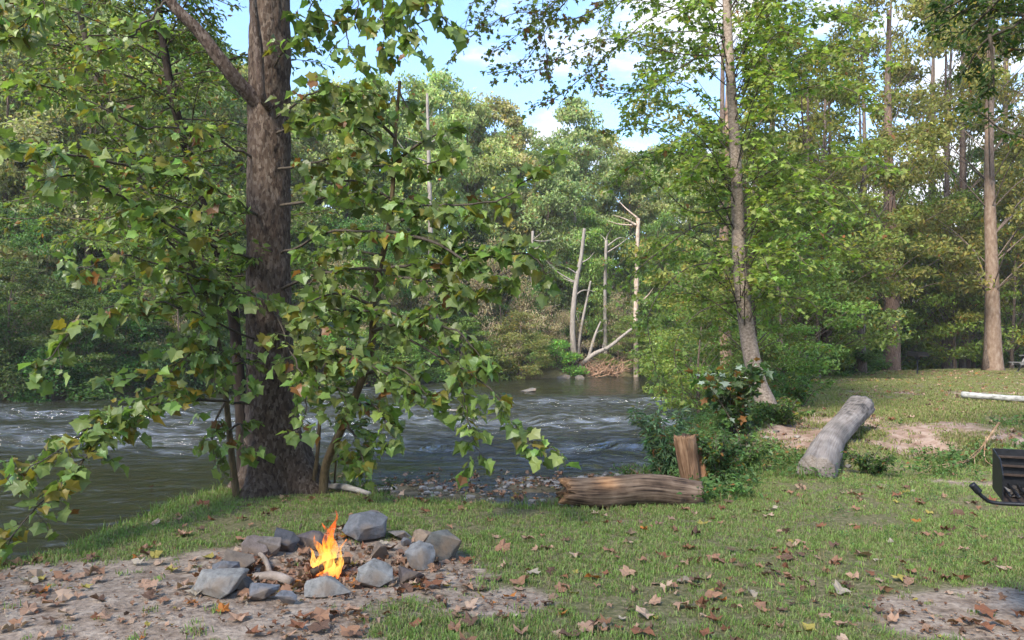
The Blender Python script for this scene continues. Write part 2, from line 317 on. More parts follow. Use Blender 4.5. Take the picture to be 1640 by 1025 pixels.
def ground_mat():
    m, N, L, b = newmat("ground_soil")
    g = N.new("ShaderNodeNewGeometry")
    def noise(s, d=8, r=.6):
        n = N.new("ShaderNodeTexNoise"); n.inputs['Scale'].default_value = s; n.inputs['Detail'].default_value = d; n.inputs['Roughness'].default_value = r
        L.new(g.outputs['Position'], n.inputs['Vector']); return n
    fine, mid, big = noise(28), noise(6), noise(1.1)
    def attr(k): a = N.new("ShaderNodeAttribute"); a.attribute_name = k; return a.outputs['Fac']
    def mix(f, a, c):
        x = N.new("ShaderNodeMix"); x.data_type = 'RGBA'
        if f is not None: L.new(f, x.inputs[0])
        for s, v in ((6, a), (7, c)):
            if isinstance(v, tuple): x.inputs[s].default_value = (*v, 1)
            else: L.new(v, x.inputs[s])
        return x.outputs[2]
    thatch = nodes_ramp(N, [(.3, (.07, .065, .028)), (.5, (.125, .115, .05)), (.62, (.20, .16, .09)), (.8, (.30, .24, .16))]); L.new(fine.outputs[0], thatch.inputs[0])
    sand = nodes_ramp(N, [(.25, (.10, .066, .044)), (.42, (.245, .18, .13)), (.6, (.36, .28, .21)), (.8, (.45, .37, .295))]); L.new(mid.outputs[0], sand.inputs[0])
    sfine = nodes_ramp(N, [(.3, (.5, .47, .45)), (.55, (1, 1, 1)), (.8, (1.15, 1.12, 1.1))]); L.new(fine.outputs[0], sfine.inputs[0])
    sm = N.new("ShaderNodeMix"); sm.data_type = 'RGBA'; sm.blend_type = 'MULTIPLY'; sm.inputs[0].default_value = 1; L.new(sand.outputs[0], sm.inputs[6]); L.new(sfine.outputs[0], sm.inputs[7])
    clay = nodes_ramp(N, [(.3, (.13, .075, .05)), (.5, (.26, .175, .13)), (.75, (.40, .31, .25))]); L.new(mid.outputs[0], clay.inputs[0])
    bed = nodes_ramp(N, [(.3, (.03, .024, .014)), (.5, (.09, .07, .042)), (.7, (.17, .135, .09))]); L.new(mid.outputs[0], bed.inputs[0])
    wood = nodes_ramp(N, [(.3, (.03, .026, .012)), (.5, (.07, .055, .028)), (.75, (.13, .09, .05))]); L.new(mid.outputs[0], wood.inputs[0])
    c = mix(attr("forest"), thatch.outputs[0], wood.outputs[0])
    c = mix(attr("clay"), c, clay.outputs[0]); c = mix(attr("sand"), c, sm.outputs[2]); c = mix(attr("bed"), c, bed.outputs[0])
    L.new(c, b.inputs['Base Color']); b.inputs['Roughness'].default_value = .95; b.inputs['Specular IOR Level'].default_value = .15
    bp = N.new("ShaderNodeBump"); bp.inputs['Strength'].default_value = .7; bp.inputs['Distance'].default_value = .03
    ad = N.new("ShaderNodeMath"); ad.operation = 'ADD'; L.new(fine.outputs[0], ad.inputs[0]); L.new(mid.outputs[0], ad.inputs[1]); L.new(ad.outputs[0], bp.inputs['Height']); L.new(bp.outputs[0], b.inputs['Normal'])
    return m
def water_mat():
    m, N, L, b = newmat("river_water"); N.remove(b)
    g = N.new("ShaderNodeNewGeometry"); mp = N.new("ShaderNodeMapping"); mp.inputs['Scale'].default_value = (1.6, 2.6, 1); L.new(g.outputs['Position'], mp.inputs[0])
    n = N.new("ShaderNodeTexNoise"); n.inputs['Scale'].default_value = 1.3; n.inputs['Detail'].default_value = 5; n.inputs['Roughness'].default_value = .6; n.inputs['Distortion'].default_value = .6; L.new(mp.outputs[0], n.inputs['Vector'])
    at = N.new("ShaderNodeAttribute"); at.attribute_name = "riffle"
    ml = N.new("ShaderNodeMath"); ml.operation = 'MULTIPLY'; L.new(n.outputs[0], ml.inputs[0]); L.new(at.outputs['Fac'], ml.inputs[1])
    bp = N.new("ShaderNodeBump"); bp.inputs['Strength'].default_value = 1; bp.inputs['Distance'].default_value = .42; L.new(ml.outputs[0], bp.inputs['Height'])
    fr = N.new("ShaderNodeFresnel"); fr.inputs['IOR'].default_value = 1.55; L.new(bp.outputs[0], fr.inputs['Normal'])
    gl = N.new("ShaderNodeBsdfGlossy"); gl.inputs['Roughness'].default_value = .06; L.new(bp.outputs[0], gl.inputs['Normal'])
    tr = N.new("ShaderNodeBsdfTransparent"); tr.inputs['Color'].default_value = (.55, .50, .33, 1)
    df = N.new("ShaderNodeBsdfDiffuse"); df.inputs['Color'].default_value = (.05, .05, .03, 1)
    m1 = N.new("ShaderNodeMixShader"); m1.inputs[0].default_value = .38; L.new(tr.outputs[0], m1.inputs[1]); L.new(df.outputs[0], m1.inputs[2])
    m2 = N.new("ShaderNodeMixShader"); L.new(fr.outputs[0], m2.inputs[0]); L.new(m1.outputs[0], m2.inputs[1]); L.new(gl.outputs[0], m2.inputs[2])
    mpf = N.new("ShaderNodeMapping"); mpf.inputs['Scale'].default_value = (1.1, 2.4, 1); L.new(g.outputs['Position'], mpf.inputs[0])
    nf = N.new("ShaderNodeTexNoise"); nf.inputs['Scale'].default_value = 1.5; nf.inputs['Detail'].default_value = 7; nf.inputs['Roughness'].default_value = .72; L.new(mpf.outputs[0], nf.inputs['Vector'])
    r2 = N.new("ShaderNodeMath"); r2.operation = 'MULTIPLY_ADD'; r2.inputs[1].default_value = .17; L.new(at.outputs['Fac'], r2.inputs[0]); L.new(nf.outputs[0], r2.inputs[2])
    fo = N.new("ShaderNodeMapRange"); fo.inputs['From Min'].default_value = .60; fo.inputs['From Max'].default_value = .92; fo.inputs['To Max'].default_value = .42; L.new(r2.outputs[0], fo.inputs['Value'])
    fd = N.new("ShaderNodeBsdfDiffuse"); fd.inputs['Color'].default_value = (.36, .40, .47, 1); m3 = N.new("ShaderNodeMixShader")  # blue-grey riffle streaks: white water plus sky reflection painted in as colour
    L.new(fo.outputs[0], m3.inputs[0]); L.new(m2.outputs[0], m3.inputs[1]); L.new(fd.outputs[0], m3.inputs[2])
    L.new(m3.outputs[0], N["Material Output"].inputs[0]); return m

# ------------------------------------------------------------------ ground, river
def axis(lo, f0, f1, hi, fine, grow=1.12):
    c = list(np.arange(f0, f1, fine)); s = fine; x = f0; left = []
    while x > lo: s = min(s * grow, 12); x -= s; left.append(x)
    s = fine; x = c[-1]
    while x < hi: s = min(s * grow, 12); x += s; c.append(x)
    return np.array(left[::-1] + c)
gx, gy = axis(-420, -4.5, 6.5, 420, .055, 1.05), axis(-120, 3.2, 12.5, 520, .055, 1.05)
X, Y = np.meshgrid(gx, gy, indexing='ij'); Z = hgt(X, Y)
def gridfaces(a, b):
    i, j = np.meshgrid(np.arange(a - 1), np.arange(b - 1), indexing='ij'); k = i * b + j
    return np.stack([k, k + b, k + b + 1, k + 1], -1).reshape(-1, 4)
xs, ys = X.ravel(), Y.ravel(); zs = Z.ravel(); sN = sdist(xs, ys, NEAR); sF = sdist(xs, ys, FAR)
ground = build("ground", np.column_stack([xs, ys, zs]), gridfaces(len(gx), len(gy)), ground_mat(), smooth=True,
               fattr={"sand": sandmask(xs, ys) * (sN < .25), "clay": claymask(xs, ys), "bed": sstep(-.36, -.5, zs) * ((sN > .2) & (sF < 1.5)),
                      "forest": np.maximum(sstep(0.3, 1.2, sF), sstep(31, 38, ys) * (xs > 5) * (sN < 1))})
tag(ground, None, None, kind="structure")
wx, wy = axis(-160, -16, 11, 120, .11, 1.04), axis(-30, 5, 30, 100, .11, 1.03)
X, Y = np.meshgrid(wx, wy, indexing='ij')
band = np.clip(.62 + 1.25 * fbm(X * .16 + .05 * Y, Y * .34, 51, 4), .08, 1.15)
rif = .10 + .9 * band * (sstep(12.5, 15.5, Y) * (1 - .88 * sstep(27, 33, Y) * sstep(-5, 1, X)) * (1 - .7 * sstep(30, 40, Y)) + .7 * np.exp(-((Y - 11.6) / 1.3) ** 2) * sstep(-3, -1.5, X))
wz = WATER + 1.25 * rif * (.17 * fbm(X * .8, Y * .95, 61, 3) + .06 * (1 - 2 * np.abs(vnoise(X * 1.1 + .4 * vnoise(X, Y, 4), Y * 1.9, 63))) + .02 * fbm(X * 3, Y * 5, 62, 2))
river = build("river", np.column_stack([X.ravel(), Y.ravel(), wz.ravel()]), gridfaces(len(wx), len(wy)), water_mat(), smooth=True, fattr={"riffle": rif.ravel()})
tag(river, None, None, kind="structure")

# ------------------------------------------------------------------ logs, stump, stones, fire
def rough_log(name, path, rads, mat, label, seed, jag=0.0, flat=1.0, colfn=None, sides=40, amp=.06, cat="log", broken=(0, 0)):
    p = smoothpath(path, 14); n = len(p); r = np.interp(np.linspace(0, 1, n), np.linspace(0, 1, len(rads)), rads)
    def disp(t, a):
        d = 1 + amp * fbm(np.cos(a) * 1.3 + seed, np.sin(a) * 1.3, t * 3, 4) + amp * .8 * fbm(np.cos(a) * 4 + seed, np.sin(a) * 4, t * 4, 3)
        return d
    V, F = tube(p, r, sides, disp); base = np.array([p[:, 0].mean(), p[:, 1].mean(), p[:, 2].min() - r.mean()])
    T = nrm(np.gradient(p, axis=0)); Vr = V[:n * sides].reshape(n, sides, 3)
    ang = np.linspace(0, 2 * np.pi, sides, endpoint=False)
    for end, k in ((0, broken[0]), (1, broken[1])):      # splintered ends: rings pushed out and in along the grain
        if k:
            for q in range(5):
                i = q if end == 0 else n - 1 - q; sgn = -1 if end == 0 else 1
                j = vnoise(np.cos(ang) * 6 + seed, np.sin(ang) * 6, 7 + seed) + .5 * vnoise(np.cos(ang) * 9, np.sin(ang) * 9, seed)
                Vr[i] += sgn * T[i] * (k * j * (1 - q / 5.))[:, None]
            ci = n * sides + (0 if end == 0 else 1); V[ci] += (T[0] if end == 0 else -T[-1]) * k * .8
    col = np.ones((len(V), 3))
    if colfn is not None: col = colfn(V)
    o = build(name, V - base, F, mat, None, col, True); o.location = Vector(base)
    cum = np.concatenate([[0], np.cumsum(np.linalg.norm(np.diff(p, axis=0), axis=1))]); g = np.zeros((len(V), 3), np.float32)
    g[:n * sides, 0] = np.repeat(cum, sides); g[:n * sides, 1] = np.tile(np.cos(ang), n) * r.mean(); g[:n * sides, 2] = np.tile(np.sin(ang), n) * r.mean(); g[n * sides + 1, 0] = cum[-1]
    ga = o.data.attributes.new("grain", 'FLOAT_VECTOR', 'POINT'); ga.data.foreach_set("vector", g.ravel())
    return tag(o, label, cat), p, r
lg = [P(902, 787, 7.3), P(960, 789, 7.38), P(1030, 783, 7.45), P(1085, 789, 7.5), P(1121, 792, 7.52)]
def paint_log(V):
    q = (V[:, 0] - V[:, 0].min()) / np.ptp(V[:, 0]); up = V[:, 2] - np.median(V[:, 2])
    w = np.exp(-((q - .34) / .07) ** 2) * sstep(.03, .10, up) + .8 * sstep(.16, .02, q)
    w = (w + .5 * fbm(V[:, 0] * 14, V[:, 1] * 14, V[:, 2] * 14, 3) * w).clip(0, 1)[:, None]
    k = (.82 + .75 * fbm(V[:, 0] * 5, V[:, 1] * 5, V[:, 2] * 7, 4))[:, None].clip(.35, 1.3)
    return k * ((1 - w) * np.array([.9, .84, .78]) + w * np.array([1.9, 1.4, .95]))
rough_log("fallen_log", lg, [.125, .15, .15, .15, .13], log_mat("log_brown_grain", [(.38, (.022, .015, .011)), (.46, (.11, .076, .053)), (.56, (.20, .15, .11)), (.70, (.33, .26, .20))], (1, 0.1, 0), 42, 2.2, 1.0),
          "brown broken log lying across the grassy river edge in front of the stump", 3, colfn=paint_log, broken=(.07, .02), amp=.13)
sp = [P(1109, 812, 8.55) , P(1106, 770, 8.5), P(1101, 735, 8.5), P(1096, 699, 8.5)]
def paint_stump(V): return np.array([.75, .64, .54]) * (1 + .5 * fbm(V[:, 0] * 16, V[:, 1] * 16, V[:, 2] * 2, 3))[:, None]
st, _, _ = rough_log("tree_stump", sp, [.10, .10, .11, .125], log_mat("stump_grain", [(.3, (.06, .036, .024)), (.45, (.2, .125, .08)), (.58, (.36, .25, .17)), (.75, (.5, .39, .28))], (0, 0, 1), 55, 4, 1.0),
                     "upright splintered brown stump standing behind the fallen log", 9, colfn=paint_stump, broken=(0, .035), amp=.2, cat="stump")
Vs, Fs = tube(smoothpath([P(1127, 770, 8.6), P(1124, 735, 8.62), P(1122, 702, 8.66)], 5), [.05] * 11, 8, lambda t, a: 1 + .25 * vnoise(np.cos(a) * 2, np.sin(a) * 2, t * 6) - .35 * t)
b0 = np.array(st.location); build("splinter", Vs - b0, Fs, st.data.materials[0], st, (1.2, .95, .75), True)
def zlog(px, py, d, up): v = P(px, py, d); v[2] = H1(v[0], v[1]) + up; return v
gl_pts = [zlog(1302, 752, 8.95, .15), zlog(1325, 712, 9.7, .17), zlog(1352, 684, 10.6, .16), zlog(1376, 652, 12.0, .20)]
gl_pts = [P(1306, 760, 8.9), P(1319, 728, 9.45), P(1333, 703, 10.0), P(1357, 676, 10.9), P(1377, 652, 11.8)]
def paint_grey(V):
    q = (V[:, 1] - V[:, 1].min()) / np.ptp(V[:, 1]); pit = vnoise(V[:, 0] * 26, V[:, 1] * 26, V[:, 2] * 26)
    d = sstep(.1, .5, pit) * sstep(.5, .65, q) * sstep(.98, .85, q)
    return (1 - .7 * d)[:, None] * np.array([.8, .775, .75]) * (1 + .1 * (1 - q))[:, None] * (.9 + .6 * fbm(V[:, 0] * 4, V[:, 1] * 4, V[:, 2] * 4, 4))[:, None].clip(.5, 1.3)
rough_log("driftwood_log", gl_pts, [.225, .195, .165, .165, .19], log_mat("log_grey_grain", [(.30, (.10, .08, .066)), (.44, (.20, .17, .15)), (.58, (.27, .24, .215)), (.75, (.36, .33, .305))], tuple(gl_pts[-1] - gl_pts[0]), 60, 2.5, .8),
          "thick pale grey weathered log slanting up the right bank", 21, colfn=paint_grey, broken=(.05, .03), amp=.15)
wl_a, wl_b = zlog(1541, 632, 16.5, .09), zlog(1745, 672, 14.6, .09)
wl_a[2] = max(wl_a[2], P(1541, 632, 16.5)[2])
rough_log("white_log", [wl_a, (wl_a + wl_b) / 2 + [0, 0, -.02], wl_b], [.066, .06, .055], log_mat("log_white", [(.35, (.13, .125, .11)), (.5, (.30, .29, .265)), (.65, (.42, .41, .38))], tuple(wl_b - wl_a), 20, 9, .4),
          "thin whitish fallen trunk lying on the lawn at the right edge", 33, amp=.05, sides=20)
tw = zlog(515, 778, 8.2, .03)
rough_log("fallen_branch", [tw, zlog(550, 780, 8.05, .045), zlog(592, 790, 7.75, .03)], [.03, .035, .02], M_GREYLOG, "short pale branch lying on grass right of the sycamore base", 35, amp=.15, sides=14, cat="branch")
tw2 = [zlog(700, 798, 7.62, .03), zlog(740, 798, 7.6, .04), zlog(775, 797, 7.6, .03)]
rough_log("fallen_branch", tw2, [.03, .032, .025], M_DRIFT, "brown stick lying along the lawn edge left of the fallen log", 36, amp=.12, sides=12, cat="branch")
# dry twig spread on the bank
a = Acc(); q0 = zlog(1600, 688, 12.2, .05)
for pts, r in (([(1600, 690, 10.6, .25), (1560, 722, 10.0, .10), (1525, 738, 9.6, .05), (1480, 760, 9.2, .03)], .016), ([(1579, 712, 10.3, .2), (1577, 725, 9.9, .1), (1590, 738, 9.6, .04)], .009),
               ([(1545, 730, 9.8, .08), (1500, 742, 9.5, .06), (1440, 746, 9.4, .04)], .008), ([(1490, 752, 9.3, .05), (1470, 765, 9.1, .02)], .007), ([(1510, 745, 9.4, .06), (1530, 762, 9.1, .02)], .006),
               ([(1575, 715, 10.2, .16), (1540, 745, 9.7, .05)], .006), ([(1560, 724, 10.0, .1), (1562, 750, 9.6, .02)], .005)):
    pp = smoothpath([zlog(*k) for k in pts], 6); a.add(*tube(pp, np.linspace(r, r * .5, len(pp)), 6), (1.4, 1.25, 1.0))
o = a.build("dead_branch", M_DRIFT, None, q0); o.location = Vector(q0); tag(o, "dry forked twig branch lying on the bank left of the near grill", "branch")

def rock(name, size, seed, col, npts=13, parent=None):
    rg = np.random.default_rng(seed); d = nrm(rg.normal(size=(npts, 3))); d *= (0.85 + .3 * rg.random((npts, 1)))
    bm = bmesh.new()
    for v in d: bm.verts.new(v)
    bmesh.ops.convex_hull(bm, input=bm.verts[:]); loose = [v for v in bm.verts if not v.link_faces]
    bmesh.ops.delete(bm, geom=loose, context='VERTS')
    bmesh.ops.dissolve_limit(bm, angle_limit=.22, verts=bm.verts[:], edges=bm.edges[:])
    bmesh.ops.bevel(bm, geom=bm.edges[:], offset=.03, segments=1, affect='EDGES', profile=.6)
    bmesh.ops.triangulate(bm, faces=bm.faces[:]); bmesh.ops.subdivide_edges(bm, edges=[e for e in bm.edges if e.calc_length() > .3], cuts=2, use_grid_fill=True)
    bmesh.ops.triangulate(bm, faces=bm.faces[:])
    co = np.array([v.co[:] for v in bm.verts]); co *= (1 + .10 * fbm(co[:, 0] * 2.5 + seed, co[:, 1] * 2.5, co[:, 2] * 2.5, 3))[:, None]
    co -= (co.max(0) + co.min(0)) / 2; co /= np.ptp(co, axis=0); co *= np.array(size)
    for v, c in zip(bm.verts, co): v.co = c
    me = bpy.data.meshes.new(name); bm.to_mesh(me); bm.free(); me.materials.append(M_STONE)
    o = bpy.data.objects.new(name, me); C.objects.link(o); o.color = (col[0] * .80, col[1] * .76, col[2] * .71, 1)
    if parent: o.parent = parent
    return o
BL, PA, DK, BR = (.19, .20, .225), (.30, .30, .29), (.105, .105, .108), (.20, .165, .135)
STONES = [(340, 962, 76, 44, .9, PA, "large pale grey fire-ring stone at the front left of the ring"), (352, 928, 46, 30, .8, BL, "bluish rounded fire-ring stone just behind the large pale left one"),
          (384, 950, 36, 22, .8, DK, "small dark stone right of the large pale front-left fire-ring stone"), (415, 966, 56, 28, .7, BL, "blue grey low stone at the front of the fire ring, left of a small one"),
          (457, 971, 33, 22, .8, BL, "small grey stone between two low stones at the ring's front"), (520, 959, 74, 31, .65, PA, "wide flat stone with light top at the front of the fire ring below the flames"),
          (598, 943, 60, 43, .8, PA, "large pale blocky stone at the front right of the fire ring"), (656, 937, 44, 25, .8, (.13, .11, .11), "dark brownish rounded stone at the right front of the fire ring"),
          (671, 912, 48, 44, .8, (.27, .275, .28), "pale angular stone in front of the dark right-hand ring stone"), (708, 897, 60, 48, .8, (.15, .155, .15), "big dark grey stone at the far right of the fire ring"),
          (580, 870, 68, 42, .8, (.19, .20, .22), "big dark-faced stone at the back of the fire ring right of the flames"), (605, 893, 30, 30, .8, BR, "small brown upright stone inside the back right of the ring"),
          (496, 878, 58, 28, .8, (.12, .105, .115), "dark purplish stone at the back of the ring behind the flames"), (456, 884, 37, 36, .8, (.095, .10, .115), "blue-black pointed stone at the back left of the ring"),
          (428, 890, 40, 36, .5, (.25, .22, .2), "leaning grey slab beside the blue-black pointed stone"), (405, 893, 40, 34, .5, (.24, .20, .185), "leaning pinkish grey slab, left of the two slabs in the ring"),
          (380, 914, 48, 40, .8, BR, "brown rough stone at the left of the fire ring behind the bluish one"), (640, 867, 40, 14, 1.0, (.27, .25, .24), "flat pale stone at the back right of the fire ring"),
          (675, 873, 34, 22, .8, (.33, .25, .18), "small tan stone at the back right between flat stone and dark stone"), (650, 876, 18, 14, .8, BL, "tiny grey stone beside the small tan stone at the ring's back")]
for i, (px, by, w, h, dep, col, lab) in enumerate(STONES):
    d = EYE * FPX / (by - HY); W = w / FPX * d * 1.04; Hh = h / FPX * d * 1.12
    x = (px - CX) / FPX * d; yb = d + W * dep * .38
    o = rock("fire_ring_stone", (W, W * dep, Hh), 100 + i, col, 12 if i % 2 else 15); o.location = (x, yb, H1(x, yb) + Hh * .40)
    o.rotation_euler = (.12 * math.sin(i * 2.1), .15 * math.cos(i * 3.3), 0)
    if "slab" in lab: o.rotation_euler = (.1, .55, .3)
    tag(o, lab, "stone", "stones of the fire ring")
# charred sticks in the ring
def stick(p0, p1, r, label, mat=M_GREYLOG):
    pp = smoothpath([p0, (p0 + p1) / 2 + [0, .02, .02], p1], 6); V, F = tube(pp, np.linspace(r, r * .8, len(pp)), 10, lambda t, a: 1 + .25 * vnoise(np.cos(a) * 2, np.sin(a) * 2, t * 5)); o = build("firewood_stick", V - p0, F, mat, None, (.8, .7, .62), True)
    o.location = Vector(p0); return tag(o, label, "firewood", "wood inside the fire ring")
stick(P(412, 889, 5.65) + [0, 0, .02], P(432, 920, 5.2) + [0, 0, .02], .02, "grey stick leaning on the slabs inside the ring")
stick(P(408, 930, 5.05) + [0, 0, .02], P(468, 938, 4.98) + [0, 0, .02], .035, "thick grey burnt branch lying in the ring's front left")
stick(P(500, 922, 5.15) + [0, 0, .02], P(560, 905, 5.3) + [0, 0, .03], .028, "charred branch lying under the flames", M_TWIG)
#stick(P(508, 900, 5.35) + [0, 0, .02], P(548, 925, 5.1) + [0, 0, .03], .025, "charred branch crossing another beneath the flames", M_TWIG)

def flame_mat():
    m, N, L, b = newmat("flame"); N.remove(b)
    at = N.new("ShaderNodeAttribute"); at.attribute_name = "col"; sp = N.new("ShaderNodeSeparateColor"); L.new(at.outputs['Color'], sp.inputs[0])
    r = nodes_ramp(N, [(0, (1, .20, .04)), (.25, (1, .50, .09)), (.5, (1, .30, .03)), (.75, (1, .12, .015)), (1, (.7, .05, .01))]); L.new(sp.outputs[0], r.inputs[0])
    t = N.new("ShaderNodeTexCoord"); n = N.new("ShaderNodeTexNoise"); n.inputs['Scale'].default_value = 16; n.inputs['Detail'].default_value = 3; n.inputs['Distortion'].default_value = 1.0
    mp = N.new("ShaderNodeMapping"); mp.inputs['Scale'].default_value = (1.4, 1.4, .55); L.new(t.outputs['Object'], mp.inputs[0]); L.new(mp.outputs[0], n.inputs['Vector'])
    e = N.new("ShaderNodeEmission"); L.new(r.outputs[0], e.inputs['Color']); e.inputs['Strength'].default_value = .9
    al = N.new("ShaderNodeMapRange"); al.inputs['From Min'].default_value = .40; al.inputs['From Max'].default_value = .66; L.new(n.outputs[0], al.inputs['Value'])
    mu = N.new("ShaderNodeMath"); mu.operation = 'MULTIPLY'; L.new(al.outputs[0], mu.inputs[0]); L.new(sp.outputs[1], mu.inputs[1])
    tr = N.new("ShaderNodeBsdfTransparent"); ms = N.new("ShaderNodeMixShader"); L.new(mu.outputs[0], ms.inputs[0]); L.new(tr.outputs[0], ms.inputs[1]); L.new(e.outputs[0], ms.inputs[2])
    L.new(ms.outputs[0], N["Material Output"].inputs[0]); return m
MF = flame_mat(); fb = P(525, 915, 5.22); fb[2] = H1(fb[0], fb[1]) + .01
fire = empty("campfire", fb, "bright orange and yellow campfire burning in the stone ring", "fire")
rg = np.random.default_rng(5)
TONG = [(0, 0, .40, .055, .03), (.03, -.02, .33, .06, -.02), (-.05, .02, .25, .05, -.04), (.06, .03, .22, .045, .05), (-.09, -.01, .18, .035, -.05), (.10, -.03, .13, .03, .04), (.01, .04, .30, .06, .02), (-.03, -.05, .15, .04, .0), (.05, -.06, .11, .03, .02), (-.07, .05, .2, .04, .02), (-.11, .03, .10, .025, -.03)]
for k, (x, y, h, r, ln) in enumerate(TONG):
    n = 22; t = np.linspace(0, 1, n); w = .022 * h / .3
    x *= .66; r *= .8; h *= 1.12
    p = np.column_stack([x + ln * t ** 1.5 * 1.3 + w * np.sin(t * 9 + k * 1.7) * t, y + w * np.cos(t * 8 + k) * t, h * t])
    rr = r * (np.sin(np.pi * (t * .86 + .14)) ** .8 * (1 - t) ** .45 + .02) * (1 + .2 * np.sin(t * 13 + k * 2)); rr[-1] = .001
    V, F = tube(p, rr, 14, lambda t, a: 1 + .28 * vnoise(np.cos(a) * 1.6 + k, np.sin(a) * 1.6, t * 4)); tt = np.clip(V[:, 2] / .43, 0, 1)
    build("flame", V, F, MF, fire, np.column_stack([tt, .62 * (1 - .45 * tt), tt * 0]), True)

# ------------------------------------------------------------------ grills and picnic table
def box(bm, x0, x1, y0, y1, z0, z1):
    r = bmesh.ops.create_cube(bm, size=1); 
    for v in r['verts']: v.co = ((x0 + x1) / 2 + v.co.x * (x1 - x0), (y0 + y1) / 2 + v.co.y * (y1 - y0), (z0 + z1) / 2 + v.co.z * (z1 - z0))
def bobj(name, fn, mat, parent, bev=.002):
    bm = bmesh.new(); fn(bm)
    if bev: bmesh.ops.bevel(bm, geom=bm.edges[:], offset=bev, segments=1, affect='EDGES')
    me = bpy.data.meshes.new(name); bm.to_mesh(me); bm.free(); me.materials.append(mat); o = bpy.data.objects.new(name, me); C.objects.link(o); o.parent = parent; return o
def prism(name, poly, x0, x1, mat, parent):   # side plate outline in (y, z), thickness in x
    n = len(poly); V = [(x0, y, z) for y, z in poly] + [(x1, y, z) for y, z in poly]; bm = bmesh.new(); vs = [bm.verts.new(v) for v in V]
    bm.faces.new(vs[:n][::-1]); bm.faces.new(vs[n:])
    for i in range(n): bm.faces.new((vs[i], vs[(i + 1) % n], vs[n + (i + 1) % n], vs[n + i]))
    bmesh.ops.recalc_face_normals(bm, faces=bm.faces[:]); bmesh.ops.bevel(bm, geom=bm.edges[:], offset=.0015, segments=1, affect='EDGES')
    me = bpy.data.meshes.new(name); bm.to_mesh(me); bm.free(); me.materials.append(mat); o = bpy.data.objects.new(name, me); C.objects.link(o); o.parent = parent; return o
def rod(name, pts, r, mat, parent, n=6, sides=10, col=(1, 1, 1)):
    pp = smoothpath(pts, n); V, F = tube(pp, r, sides); return build(name, V, F, mat, parent, col, True)
def grill(loc, rz, label, zb, w=.50, dp=.40, h=.255, detail=True):
    g = empty("park_grill", loc, label, "grill", "steel pedestal grills"); g.rotation_euler = (0, 0, rz)
    f, k = -dp / 2, dp / 2     # front is towards -y
    for s in (-1, 1):
        x = s * w / 2; prism("side_panel", [(f, zb), (f, zb + h * .62), (f + .10, zb + h * .9), (k, zb + h), (k, zb)], x - .003, x + .003, M_IRON, g)
    bobj("back_panel", lambda b: box(b, -w / 2, w / 2, k - .006, k, zb + .0, zb + h), M_IRON, g)
    bobj("floor_plate", lambda b: box(b, -w / 2, w / 2, f, k - .007, zb - .006, zb), M_RUST, g)
    for z in (.34, .56, .78):   # ledges that carry the cooking grate
        bobj("grate_ledge", lambda b: box(b, -w / 2 + .004, w / 2 - .004, k - .03, k - .007, zb + h * z, zb + h * z + .012), M_RUST, g)
    if detail:
        for i in range(13):
            x = -w / 2 + .03 + i * (w - .06) / 12; rod("grate_bar", [(x, f - .02, zb + h * .14), (x, k - .03, zb + h * .14)], .006, M_IRON, g, 4, 8)
        fbar = rod("front_bar", [(-w / 2 - .13, f - .06, zb + .075), (-w / 2 - .085, f - .05, zb + .02), (-w / 2 - .02, f - .035, zb - .004), (0, f - .03, zb + .004), (w / 2 + .02, f - .035, zb - .004), (w / 2 + .085, f - .05, zb + .02), (w / 2 + .13, f - .06, zb + .075)], .0095, M_IRON, g, 10, 12)
        for s in (-1, 1):
            p1, p0 = np.array([s * (w / 2 + .13), f - .06, zb + .075]), np.array([s * (w / 2 + .105), f - .055, zb + .045]); rod("handle_grip", [p0, (p0 + p1) / 2, p1 + (p1 - p0) * .3], .0165, M_IRON, fbar, 4, 12)
        rgk = np.random.default_rng(3)
        for i in range(26):
            s = .018 + .018 * rgk.random(); o = rock("charcoal", (s * 1.5, s * 1.2, s), 500 + i, (.10, .09, .085) if i % 3 else (.34, .32, .30), 9, g)
            o.location = (rgk.uniform(-w / 2 + .03, w / 2 - .03), rgk.uniform(f + .06, k - .05), zb + s * .5); o.rotation_euler = (0, 0, i)
    else:
        rod("front_bar", [(-w / 2 - .05, f - .03, zb + .02), (w / 2 + .05, f - .03, zb + .02)], .012, M_IRON, g)
    rod("post", [(0, .02, -.15), (0, .02, zb - .10)], .032, M_IRON, g, 4, 14)
    prism("bracket", [(-.16, zb - .006), (.16, zb - .006), (.05, zb - .14), (-.03, zb - .14)], -.03, .03, M_IRON, g); return g
gx0 = 2.46
zg0 = H1(2.72, 3.9)
grill((2.72, 3.9, zg0), math.radians(-25.7), "near black steel grill with charcoal cut off by the right edge", .74 - zg0, h=.215)
fg = P(1470, 602, 32); zg = H1(fg[0], 32)
grill((fg[0], 32, zg), .5, "far black steel grill on a post before the dark trunk", .72, .66, .5, .2, False)
pt = np.array([(1668 - CX) / FPX * 33, 33, 0]); pt[2] = H1(pt[0], pt[1])
tb = empty("picnic_table", pt, "grey wooden picnic table at the far right edge of the lawn", "table"); tb.rotation_euler = (0, 0, .0)
for i in range(5): bobj("table_board", lambda b: box(b, -.90, .90, -.36 + i * .146, -.36 + i * .146 + .138, .72, .76), M_PLANK, tb, .004)
for s in (-1, 1):
    for i in range(2): bobj("seat_board", lambda b: box(b, -.90, .90, min(s * .55, s * .55 + s * .28) + i * .142, min(s * .55, s * .55 + s * .28) + i * .142 + .134, .42, .46), M_PLANK, tb, .004)
    bobj("cross_beam", lambda b: box(b, s * .62 - .02, s * .62 + .02, -.84, .84, .33, .418), M_PLANK, tb)
    for t in (-1, 1): rod("leg", [(s * .66, t * .62, -.02), (s * .66, t * .22, .71)], .045, M_PLANK, tb, 3, 4)
# table stands side-on: turned so a bench end points at the view
tb.rotation_euler = (0, 0, math.radians(90))

